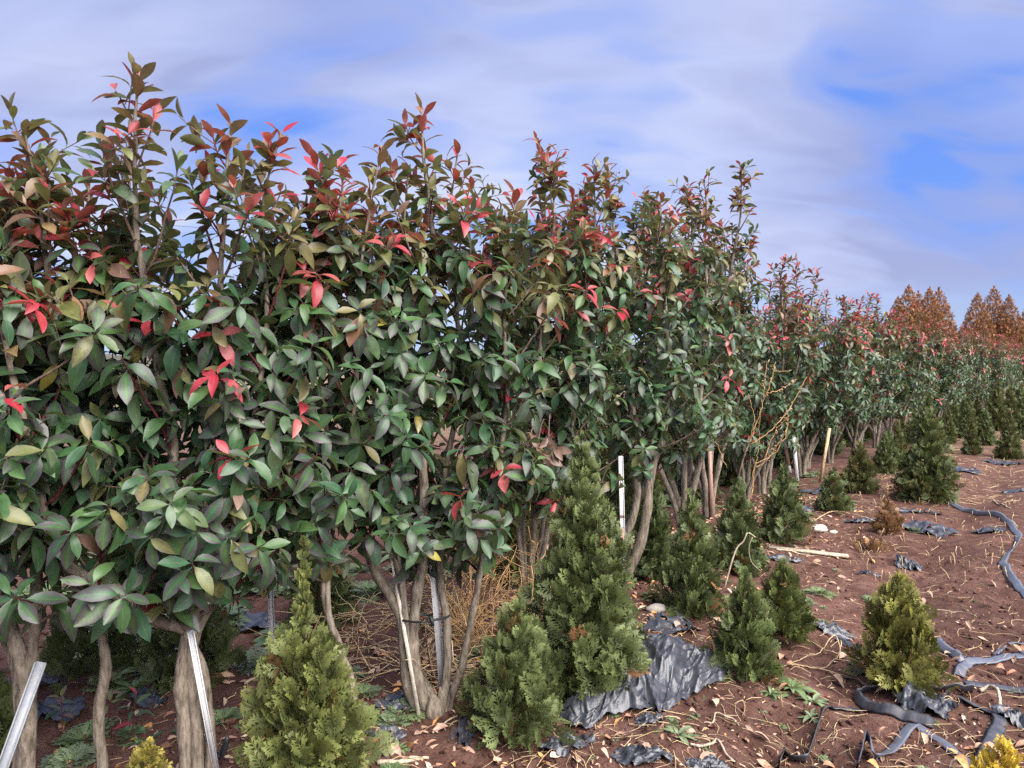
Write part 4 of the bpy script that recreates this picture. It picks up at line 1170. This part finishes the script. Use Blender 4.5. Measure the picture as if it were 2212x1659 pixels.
def dry_brush():
    r = np.random.default_rng(77)
    root = empty("dry_brush", G(1040, 1440)); tag(root, "tangle of dry orange twigs between the tied clump and the tall cone", "dry brush")
    o = np.array(root.location)
    mb = MB(); mb2 = MB()
    for i in range(36):
        b = G(r.uniform(955, 1140), r.uniform(1330, 1450)); d = np.array([r.normal() * 0.35, r.normal() * 0.3, 1])
        st = zig(r, b - [0, 0, 0.02], d, r.uniform(0.35, 0.85), 9, 0.16); mb.add(*tube(st - o, np.linspace(0.0042, 0.0018, len(st)), 4))
        for k in range(2, len(st) - 1):
            for _ in range(2):
                if r.random() < 0.85:
                    br = zig(r, st[k], norm(r.normal(size=3) + [0, 0, 0.1]), r.uniform(0.10, 0.32), 5, 0.32)
                    mb.add(*tube(br - o, np.linspace(0.0024, 0.0012, len(br)), 3))
    for i in range(230):
        b = G(r.uniform(700, 1120), r.uniform(1320, 1500)); b[2] += r.uniform(0.0, 0.22) * r.random()
        br = zig(r, b, np.array([r.normal(), r.normal() * 0.5, r.normal() * 0.25]), r.uniform(0.15, 0.55), 6, 0.24)
        mb2.add(*tube(br - o, np.linspace(0.0028, 0.0013, len(br)), 3))
    tag(mobj("upright_twigs", mb.mesh("upright_twigs", M_ORANGE), root), kind="stuff")
    tag(mobj("fallen_twigs", mb2.mesh("fallen_twigs", M_STRAW), root), kind="stuff")
    # tall dry stalks before the hedge
    b = G(1562, 1205); root = empty("dry_stalk", b); tag(root, "tall dry branching stalks leaning up in front of the hedge", "dry stalks")
    Y = b[1]
    def zz(zx, zy): return 1481 + zx * 0.2976, 713 + zy * 0.2976      # picture units of a close crop
    lines = [([(230, 1630), (330, 1500), (420, 1350), (480, 1180), (500, 1010), (520, 960), (640, 900), (720, 780), (750, 640)], 0.004),
             ([(210, 1640), (260, 1450), (330, 1260), (380, 1080), (430, 900), (460, 830)], 0.011),
             ([(460, 830), (520, 650), (580, 480), (620, 380), (655, 230)], 0.0042), ([(465, 830), (600, 740), (720, 620), (800, 490), (880, 340)], 0.0042),
             ([(570, 500), (572, 400), (588, 240)], 0.003), ([(605, 458), (690, 430), (795, 365)], 0.003), ([(570, 930), (640, 760), (750, 620)], 0.003),
             ([(505, 1000), (600, 930), (740, 710)], 0.003), ([(470, 1250), (500, 1000), (530, 850), (540, 560)], 0.003), ([(455, 820), (500, 660), (480, 560), (455, 460)], 0.0028),
             ([(300, 1000), (240, 860), (215, 810)], 0.003), ([(640, 300), (700, 300), (770, 290)], 0.002), ([(575, 420), (520, 370), (490, 330)], 0.002)]
    for i, (q, rd) in enumerate(lines):
        w = np.array([P(*zz(*p), Y + 0.03 * math.sin(k + i)) for k, p in enumerate(q)])
        if i < 2: w[0] = b + [0.01 * i, 0, -0.03]
        c = catmull(w, 6); c[1:-1] += r.normal(size=(len(c) - 2, 3)) * 0.004
        V, T = tube(c - b, np.linspace(rd, rd * 0.5, len(c)), 5)
        mobj("stalk" if i else "main_stalk", npmesh("stalk", V, T, mat=M_TWIG if i == 1 else M_ORANGE), root)
    mbb = MB()
    for i, (q, rd) in enumerate(lines[2:8]):
        for _ in range(16):
            t = r.uniform(0.45, 1); k = t * (len(q) - 1); k0 = min(int(k), len(q) - 2); f = k - k0
            px = np.array(q[k0]) * (1 - f) + np.array(q[k0 + 1]) * f
            c = P(*zz(*px), Y) + r.normal(size=3) * 0.008; c2 = c + r.normal(size=3) * 0.012
            mbb.add(*tube(np.array([c, (c + c2) / 2, c2]) - b, [0.001, 0.004, 0.001], 4))
    tag(mobj("seed_heads", mbb.mesh("seed_heads", M_STRAW), root), kind="stuff")
    # bent dry stick
    b = G(1565, 1268); 
    def Z(zx, zy): return Z3(zx, zy)
    w = [P(*Z(315, 645), b[1]), P(*Z(370, 590), b[1]), P(*Z(410, 540), b[1]), P(*Z(432, 498), b[1]), P(*Z(470, 520), b[1])]
    w[0] = np.array([w[0][0], w[0][1], float(gh(w[0][0], w[0][1])) - 0.02])
    V, T = tube(catmull(w, 5) - b, np.linspace(0.006, 0.004, 21), 6); root = empty("dry_stick", b)
    tag(root, "bent pale dry stick poking up by the dark green arborvitae", "stick"); mobj("stick", npmesh("stick", V, T, mat=M_PALEWOOD), root)
    w = [P(*Z(455, 520), b[1]), P(*Z(438, 570), b[1]), P(*Z(450, 640), b[1]), P(*Z(500, 690), b[1])]
    V, T = tube(catmull(w, 5) - b, np.linspace(0.0035, 0.002, 16), 5); mobj("side_twig", npmesh("side_twig", V, T, mat=M_PALEWOOD), root)

def ground_stick(px, rad, mat, label, name="stick", cat="stick", lift=0.0):
    w = np.array([G(x, y) for x, y in px]); c = catmull(w, 7)
    rd = np.linspace(rad, rad * 0.55, len(c))
    c[:, 2] = gh(c[:, 0], c[:, 1]) + rd * 0.8 + lift * np.sin(np.linspace(0, np.pi, len(c)))
    o0 = np.array([c[0][0], c[0][1], 0])
    V, T = tube(c - o0, rd * (1 + 0.12 * rng.normal(size=len(c))), 6)
    tag(mobj(name, npmesh(name, V, T, mat=mat), loc=o0), label, cat)

def sticks():
    z = lambda *pp: [Z3(*p) for p in pp]
    ground_stick([(815, 1652), (870, 1648), (925, 1640)], 0.011, M_PALEWOOD, "broken pale wooden branch lying near the spired arborvitae", "branch")
    b0, b1 = G(1660, 1187, 0.02), G(1832, 1207, 0.02)
    V, T = box_bar((0, 0, 0), b1 - b0, 0.045, 0.018, np.array([0, 1, 0.1]))
    tag(mobj("wooden_lath", npmesh("wooden_lath", V, T, mat=M_PALEWOOD, smooth=False), loc=b0), "long pale wooden lath lying on the soil", "lath")
    ground_stick(z((1575, 1285), (1625, 1290), (1660, 1320), (1675, 1370), (1670, 1400)), 0.011, M_PALEWOOD, "curved pale root poking up between the hoses", "root", "root", 0.04)
    ground_stick(z((150, 1545), (200, 1562), (260, 1555), (280, 1535), (330, 1590), (420, 1655)), 0.006, M_PALEWOOD, "forked pale root on soil in front of the big sheet", "root", "root", 0.015)
    ground_stick(z((215, 1435), (260, 1445), (275, 1410), (320, 1405), (360, 1430), (390, 1450)), 0.004, M_PALEWOOD, "wavy pale root by the pale green weed", "root", "root", 0.02)
    ground_stick(z((690, 1000), (760, 1050), (880, 1100), (870, 1040), (850, 1035), (800, 1090), (700, 1130), (600, 1160)), 0.0035, M_STRAW, "looped straw stem tangle near the yellow-green arborvitae", "straw", "straw", 0.03)
    ground_stick(z((620, 1150), (740, 1160), (860, 1190), (960, 1225), (1010, 1245)), 0.0035, M_STRAW, "long straw stem lying above the leafy weed", "straw", "straw", 0.012)
    ground_stick(z((840, 1060), (890, 1050), (880, 1130), (820, 1180), (740, 1150)), 0.003, M_STRAW, "curled straw stem beside the tangle", "straw", "straw", 0.03)
    ground_stick(z((1340, 880), (1420, 885), (1500, 890), (1560, 910)), 0.004, M_PALEWOOD, "thin dry twig right of the yellow-green arborvitae", "twig", "twig")
    ground_stick(z((760, 440), (860, 415), (940, 440), (1020, 450), (1110, 465)), 0.006, M_STRAW, "arched straw stem left of the dead brown conifer", "straw", "straw", 0.06)
    ground_stick(z((570, 590), (700, 605), (800, 610)), 0.008, M_PALEWOOD, "thin pale slat lying against the lath", "slat", "slat")
    ground_stick([(528, 1480), (560, 1462), (600, 1440)], 0.006, M_PALEWOOD, "dry stick at the foot of the white channel stake", "stick")
    ground_stick([(735, 1442), (770, 1452), (812, 1465)], 0.005, M_PALEWOOD, "pale straight twig by the thin bent stem", "twig", "twig")
    ground_stick([(935, 1585), (965, 1565), (1000, 1540)], 0.005, M_PALEWOOD, "pale straight stick before the swollen root base", "stick", "stick", 0.01)
    ground_stick(z((980, 545), (1020, 590), (1050, 640)), 0.004, M_STRAW, "short straw piece by the open soil scrap", "straw", "straw")
    ground_stick(z((1640, 340), (1700, 370), (1730, 380)), 0.009, M_PALEWOOD, "thick pale stub inside the hose bend", "stick")
    # stones
    def stone(x, y, rad, label, mat, seed):
        r = np.random.default_rng(seed); c = G(x, y)
        th = np.linspace(0, np.pi, 9); ph = np.linspace(0, 2 * np.pi, 14, endpoint=False)
        TH, PH = np.meshgrid(th, ph, indexing="ij"); d = np.stack([np.sin(TH) * np.cos(PH), np.sin(TH) * np.sin(PH), np.cos(TH)], -1)
        rr = 1 + 0.5 * vnoise(d[..., 0] * 1.6 + seed, d[..., 1] * 1.6 + d[..., 2] * 1.3, seed) + 0.16 * vnoise(d[..., 0] * 5, d[..., 1] * 5 + d[..., 2] * 4, seed)
        V = (d * rr[..., None] * rad * np.array([1.25, 0.9, 0.62])); V[0] = V[0].mean(0); V[-1] = V[-1].mean(0)
        V = V.reshape(-1, 3); n = 14
        i = (np.arange(8)[:, None] * n + np.arange(n)[None]); j = (np.arange(8)[:, None] * n + (np.arange(n)[None] + 1) % n)
        T = np.vstack([np.c_[i.ravel(), (i + n).ravel(), (j + n).ravel()], np.c_[i.ravel(), (j + n).ravel(), j.ravel()]])
        o = mobj("stone" if mat is M_STONE else "plastic_scrap", npmesh("stone", V, T, mat=mat), loc=(c[0], c[1], c[2] + rad * 0.35)); tag(o, label, "stone" if mat is M_STONE else "scrap")
    stone(1418, 1322, 0.050, "pale rounded rock between the tall cone and the dark green arborvitae", M_STONE, 3)
    stone(1768, 1148, 0.062, "pale crumpled bag scrap on soil below the bushy arborvitae", M_PALEPLASTIC, 5)
    stone(1800, 1152, 0.028, "small pale scrap beside the crumpled bag scrap", M_PALEPLASTIC, 6)
dry_brush(); sticks()

# swollen root base of the tied clump
def root_base():
    root = [o for o in bpy.data.objects if o.name.startswith("photinia_tree") and "swollen" in o.get("label", "")][0]
    o0 = np.array(root.location)
    mb = MB()
    for (x, y, rad) in [(938, 1540, 0.042), (905, 1512, 0.040), (955, 1530, 0.026)]:
        c = G(x, y) - o0
        mb.add(*tube(np.array([c + [0, 0, -0.03], c + [0, 0, 0.01], c + [0.002, 0.0, 0.05], c + [-0.01, 0.01, 0.085]]), [rad * 0.8, rad * 1.05, rad * 0.8, rad * 0.2], 10))
    c0, c1 = G(900, 1490) - o0, G(945, 1545) - o0
    mb.add(*tube(np.array([c0 + [0, 0, 0.08], c0 * 0.5 + c1 * 0.5 + [0, 0, 0.04], c1 + [0, 0, 0.0]]), [0.02, 0.036, 0.03], 10))
    tag(mobj("root_swelling", mb.mesh("root_swelling", M_BARK), root))
root_base()

# ------------------------------------------------------------------ weeds
WEEDS = []
def weed_meshes():
    r = np.random.default_rng(91)
    for k in range(6):
        mb = MB(); n = int(r.integers(13, 20)); feather = k >= 3
        for i in range(n):
            a = i * 2.4 + r.normal() * 0.2; t = i / n
            el = math.radians(12 + 50 * t + r.normal() * 6); L = (1.0 - 0.45 * t) * r.uniform(0.75, 1.1)
            d = np.array([math.cos(a) * math.cos(el), math.sin(a) * math.cos(el), math.sin(el)])
            nn = UP * 1.0 - d * 0.3; x = norm(np.cross(d, nn)); nn = np.cross(x, d); R = np.stack([x, d, nn], -1)
            V, T, uv = (SP_HI[k % 4] if feather else leaf_template(0.5, 0.35, r.normal() * 0.3, 0.72))
            c = np.array([(0.160, 0.225, 0.095), (0.190, 0.245, 0.130), (0.12, 0.185, 0.075)][k % 3]) * r.uniform(0.8, 1.2)
            W = (V @ R.T) * L * (np.array([1, 1, 1])); W[:, 2] = np.maximum(W[:, 2], 0.01)
            mb.add(W, T, np.array([*c, 0.2]), uv)
        WEEDS.append(mb.mesh("weed_leaves", M_WEED))
weed_meshes()
def weed(p, size, k, rz, label, group=None):
    o = mobj("weed", WEEDS[k], loc=(p[0], p[1], p[2] - 0.004)); o.rotation_euler = (0, 0, rz); o.scale = (size,) * 3
    tag(o, label, "weed", group)
def weeds():
    r = np.random.default_rng(92)
    spec = [(1712, 1490, .125, 0, "large pale green leafy weed in front of the young arborvitae at the sheet's end"), (1756, 1518, .105, 1, "pale leafy weed touching the largest leafy weed"),
            (1665, 1500, .085, 2, "small green rosette left of the largest leafy weed"), (1752, 1548, .08, 1, "lower green rosette in the clump of leafy weeds"),
            (1465, 1590, .11, 1, "flat pale green weed between the plastic strip and the wavy root"), (1420, 1580, .03, 0, "tiny seedling left of the flat pale weed"),
            (1500, 1550, .04, 4, "small feathery weed above the flat pale weed"), (1772, 1640, .035, 1, "tiny green seedling beside the crooked black hose"),
            (1885, 1295, .10, 3, "grey-green feathery weed left of the yellow-green arborvitae"), (1770, 1285, .12, 3, "feathery weed right of the plump arborvitae"),
            (1740, 1300, .08, 4, "second feathery weed right of the plump arborvitae"), (850, 1560, .10, 4, "pale feathery weed at the tied clump's roots"),
            (870, 1540, .12, 3, "larger feathery weed among the tied clump's roots"), (860, 1612, .09, 2, "flat green weed below the tied clump"),
            (185, 1600, .16, 3, "yellow-flowered green weed between the forked and slim trunks"), (150, 1650, .14, 4, "green weed below the yellow-flowered weed"), (480, 1560, .13, 3, "weed right of the twisted trunk"),
            (1863, 1432, .07, 4, "small weed by the plastic corner")]
    for x, y, sz, k, lab in spec: weed(G(x, y), sz, k, r.random() * 6.28, lab)
    for i in range(150):
        s = r.uniform(-2.2, 8.0); q = r.normal() * 0.5 + 0.45
        c = ROW_P + ROW_D * s + ROW_N * q
        weed((c[0], c[1], float(gh(*c))), r.uniform(0.05, 0.13), int(r.integers(0, 6)), r.random() * 6.28, "small green weed on the shaded ground under the hedge", "weeds under the hedge")
    for i in range(45):
        p = G(r.uniform(1180, 2230), r.uniform(1180, 1670))
        weed(p, r.uniform(0.02, 0.045), int(r.integers(0, 6)), r.random() * 6.28, "tiny green seedling on the open red soil", "seedlings on the open soil")
    for i in range(170):
        s = r.uniform(-1, 14); q = r.uniform(0.9, 4.0); c = ROW_P + ROW_D * s + ROW_N * q
        weed((c[0], c[1], float(gh(*c))), r.uniform(0.14, 0.34), int(r.integers(0, 6)), r.random() * 6.28, "green weed growing in the rows behind the hedge", "weeds behind the hedge")
weeds()

# ------------------------------------------------------------------ photinia saplings
def saplings():
    r = np.random.default_rng(55)
    for (x, y, h, kinds, lab) in [(238, 1560, 0.20, ("bronze", "olive", "dead"), "photinia sapling with orange leaves at the slim trunk's foot"),
                                  (285, 1600, 0.17, ("green", "red", "soft"), "red-stemmed photinia sapling between slim and twisted trunks"),
                                  (450, 1480, 0.34, ("olive", "yellow", "bronze"), "upright sapling with yellowing leaves beside the twisted trunk"),
                                  (938, 1480, 0.36, ("bronze", "red", "green"), "thin red-leaved sapling before the wide channel stake"),
                                  (330, 1650, 0.12, ("olive", "yellow", "green"), "low yellow-green sapling by the twisted trunk"),
                                  (130, 1590, 0.16, ("green", "bronze", "olive"), "bronze-leaved sapling by the thick forked trunk")]:
        b = G(x, y); root = empty("photinia_sapling", b); tag(root, lab, "sapling")
        lean = np.array([r.normal() * 0.12, r.normal() * 0.1, 1]); top = norm(lean) * h
        c = catmull([np.array([0, 0, -0.02]), top * 0.5 + r.normal(size=3) * 0.008, top], 5)
        V, T = tube(c, np.linspace(0.003, 0.0015, len(c)), 5); mobj("stem", npmesh("stem", V, T, mat=M_REDTWIG), root)
        lv = Leaves(); whorl(lv, r, top, norm(lean), 5, 0.06, lambda t: kinds[int(r.integers(0, 3))], (20, 80), 0.1, 0.05)
        whorl(lv, r, top * 0.7, norm(lean), 3, 0.065, lambda t: kinds[int(r.integers(0, 3))], (60, 90), 0.2, 0.05)
        R = lv.frames()
        for i in range(len(lv.p)):
            o = bpy.data.objects.new("leaf", leaf_mesh(int(r.integers(0, 6)), int(lv.c[i]), 0.2))
            M = Matrix(R[i].tolist()).to_4x4() @ Matrix.Scale(float(lv.L[i]), 4); M.translation = Vector(lv.p[i])
            link(o, root); o.matrix_local = M
saplings()

# ------------------------------------------------------------------ dead brown conifer, dead leaf cluster
def dead_things():
    b = G(1917, 1152); h = 0.42
    tr, fo = make_conifer(130, h, 0.26, (0.22, 0.115, 0.055), (0.36, 0.20, 0.11), "spire", False, 0.55, brown=0.3, L=0.06)
    place_conifer((tr, fo), b, "dead brown dried-out little conifer on the open soil", name="dead_conifer")
    b = G(1880, 1190)
    place_conifer(make_conifer(131, 0.10, 0.26, (0.22, 0.115, 0.055), (0.34, 0.20, 0.10), "egg", False, 0.5, brown=0.3, L=0.06), b, "dead brown conifer sprig lying low before the dead conifer", name="dead_conifer")
dead_things()

# ------------------------------------------------------------------ fallen leaves, straw, clods
def litter():
    r = np.random.default_rng(101)
    shades = [(0.42, 0.24, 0.16), (0.50, 0.33, 0.23), (0.34, 0.17, 0.11), (0.55, 0.40, 0.29), (0.30, 0.20, 0.15), (0.60, 0.30, 0.12), (0.46, 0.27, 0.21)]
    meshes = []
    for k, c in enumerate(shades):
        for s in ((0.35, 0.5, 0.6), (0.6, 0.9, -0.8), (-0.3, 0.7, 0.4)):
            V, T, uv = leaf_template(s[0], s[1], s[2], 1.1)
            V = V - V.mean(0); V[:, 2] -= V[:, 2].min() * 0.7
            meshes.append(npmesh("fallen_leaf", V, T, np.array([[*c, 0.0]] * len(V)), uv, M_DRY))
    def spot():
        if r.random() < 0.55:
            s = r.uniform(-2.2, 4.0); q = r.normal() * 0.38 + 0.1; c = ROW_P + ROW_D * s + ROW_N * q
        else:
            p = G(r.uniform(1150, 2240), 1130 + 540 * r.random() ** 0.8); c = p[:2]
        return c
    for i in range(290):
        c = spot(); o = mobj("fallen_leaf", meshes[int(r.integers(0, len(meshes)))], loc=(c[0], c[1], float(gh(*c)) + 0.003))
        L = r.uniform(0.04, 0.09); o.scale = (L, L, L); o.rotation_euler = (r.normal() * 0.25, r.normal() * 0.25, r.random() * 6.28)
        tag(o, "dry curled brown leaf fallen on the ground", "fallen leaf", "fallen leaves on the soil")
    # litter under the hedge and straw everywhere
    mb = MB()
    for i in range(4600):
        if i < 3200: s = r.uniform(-2.4, 6.0); q = r.normal() * 0.45 + 0.15; c = ROW_P + ROW_D * s + ROW_N * q
        else: c = G(r.uniform(1080, 2260), r.uniform(1080, 1690))[:2]
        V, T, uv = LT_LO[int(r.integers(0, 6))]; L = r.uniform(0.025, 0.075) if i < 3200 else r.uniform(0.008, 0.03)
        a = r.random() * 6.28; d = np.array([math.cos(a), math.sin(a), r.normal() * 0.25]); d = norm(d); nn = UP + r.normal(size=3) * 0.4
        x = norm(np.cross(d, nn)); nn = np.cross(x, d); R = np.stack([x, d, nn], -1)
        mb.add((V @ R.T) * L + [c[0], c[1], float(gh(*c)) + 0.008], T, np.array([*np.array(shades[int(r.integers(0, 7))]) * r.uniform(0.7, 1.1), 0]))
    tag(mobj("leaf_litter", mb.mesh("leaf_litter", M_DRY)), "loose brown leaf litter under the hedge and crumbs of it on the soil", "leaf litter", kind="stuff")
    mb = MB()
    for i in range(2600):
        u = r.random()
        if u < 0.4: s = r.uniform(-2.3, 9); q = r.normal() * 0.6 + 0.1; c = ROW_P + ROW_D * s + ROW_N * q
        elif u < 0.75: c = G(r.uniform(1100, 2260), r.uniform(1090, 1680))[:2]
        else: c = G(r.uniform(1900, 2260), r.uniform(935, 1090))[:2]
        L = r.uniform(0.03, 0.14) * (1.6 if u >= 0.75 else 1); a = r.random() * 6.28; d = np.array([math.cos(a), math.sin(a)])
        t = np.linspace(-0.5, 0.5, 4)[:, None]; xy = c + d * t * L + np.c_[-d[1], d[0]][0] * (r.normal() * 0.12 * L * (1 - 4 * t * t))
        z = gh(xy[:, 0], xy[:, 1]) + 0.002 + 0.012 * r.random() * (1 + np.sin(np.linspace(0, 3, 4)))
        rd = r.uniform(0.0008, 0.0022) * (1.7 if u >= 0.75 else 1)
        mb.add(*tube(np.c_[xy, z], [rd, rd, rd, rd * 0.6], 3, cap=False))
    tag(mobj("straw_bits", mb.mesh("straw_bits", M_STRAW)), "scattered straw and root bits on the soil", "straw", kind="stuff")
    # standing stubble on the open ground
    mb = MB()
    for i in range(170):
        p = G(r.uniform(1830, 2260), r.uniform(985, 1260)); h = r.uniform(0.03, 0.10); d = np.array([r.normal() * 0.4, r.normal() * 0.4, 1])
        e = p + norm(d) * h; mb.add(*tube(np.array([p - [0, 0, .02], (p + e) / 2 + r.normal(size=3) * .003, e]), [0.004, 0.0035, 0.003], 4))
    tag(mobj("stubble", mb.mesh("stubble", M_STRAW)), "cut straw stubble standing in the open soil", "stubble", kind="stuff")
    # clods
    ico = np.array([(0, 0, 1), (.89, 0, .45), (.28, .85, .45), (-.72, .53, .45), (-.72, -.53, .45), (.28, -.85, .45), (.72, .53, -.45), (-.28, .85, -.45), (-.89, 0, -.45), (-.28, -.85, -.45), (.72, -.53, -.45), (0, 0, -1)])
    icf = np.array([(0, 1, 2), (0, 2, 3), (0, 3, 4), (0, 4, 5), (0, 5, 1), (1, 6, 2), (2, 6, 7), (2, 7, 3), (3, 7, 8), (3, 8, 4), (4, 8, 9), (4, 9, 5), (5, 9, 10), (5, 10, 1), (1, 10, 6), (11, 7, 6), (11, 8, 7), (11, 9, 8), (11, 10, 9), (11, 6, 10)])
    n = 7000
    xy = np.array([G(r.uniform(-40, 2260), 1050 + 640 * r.random() ** 0.9)[:2] for _ in range(n)])
    sz = 0.0035 + 0.013 * r.random(n) ** 4
    V = ico[None] * (1 + 0.35 * r.normal(size=(n, 12, 1))) * sz[:, None, None] * np.array([1, 1, 0.75])
    V = V + np.c_[xy, gh(xy[:, 0], xy[:, 1]) + sz * 0.2][:, None]
    T = (icf[None] + (np.arange(n) * 12)[:, None, None]).reshape(-1, 3)
    tag(mobj("soil_clods", npmesh("soil_clods", V.reshape(-1, 3), T, mat=M_CLOD)), "crumbly red soil clods", "soil", kind="stuff")
litter()

# ------------------------------------------------------------------ power wires far behind
def wires():
    for k, (y0, y1, D) in enumerate([(405, 470, 55), (520, 560, 60), (540, 578, 60), (556, 592, 60)]):
        a, b = P(-500, y0, D), P(1500, y1 + 60, D + 25)
        t = np.linspace(0, 1, 40)[:, None]; c = a * (1 - t) + b * t; c[:, 2] -= 1.2 * np.sin(np.pi * t[:, 0])
        V, T = tube(c - a, 0.018, 4); tag(mobj("power_wire", npmesh("power_wire", V, T, mat=M_WIRE), loc=a), "thin overhead power wire crossing the sky behind the hedge", "wire", "power wires behind the hedge")
wires()
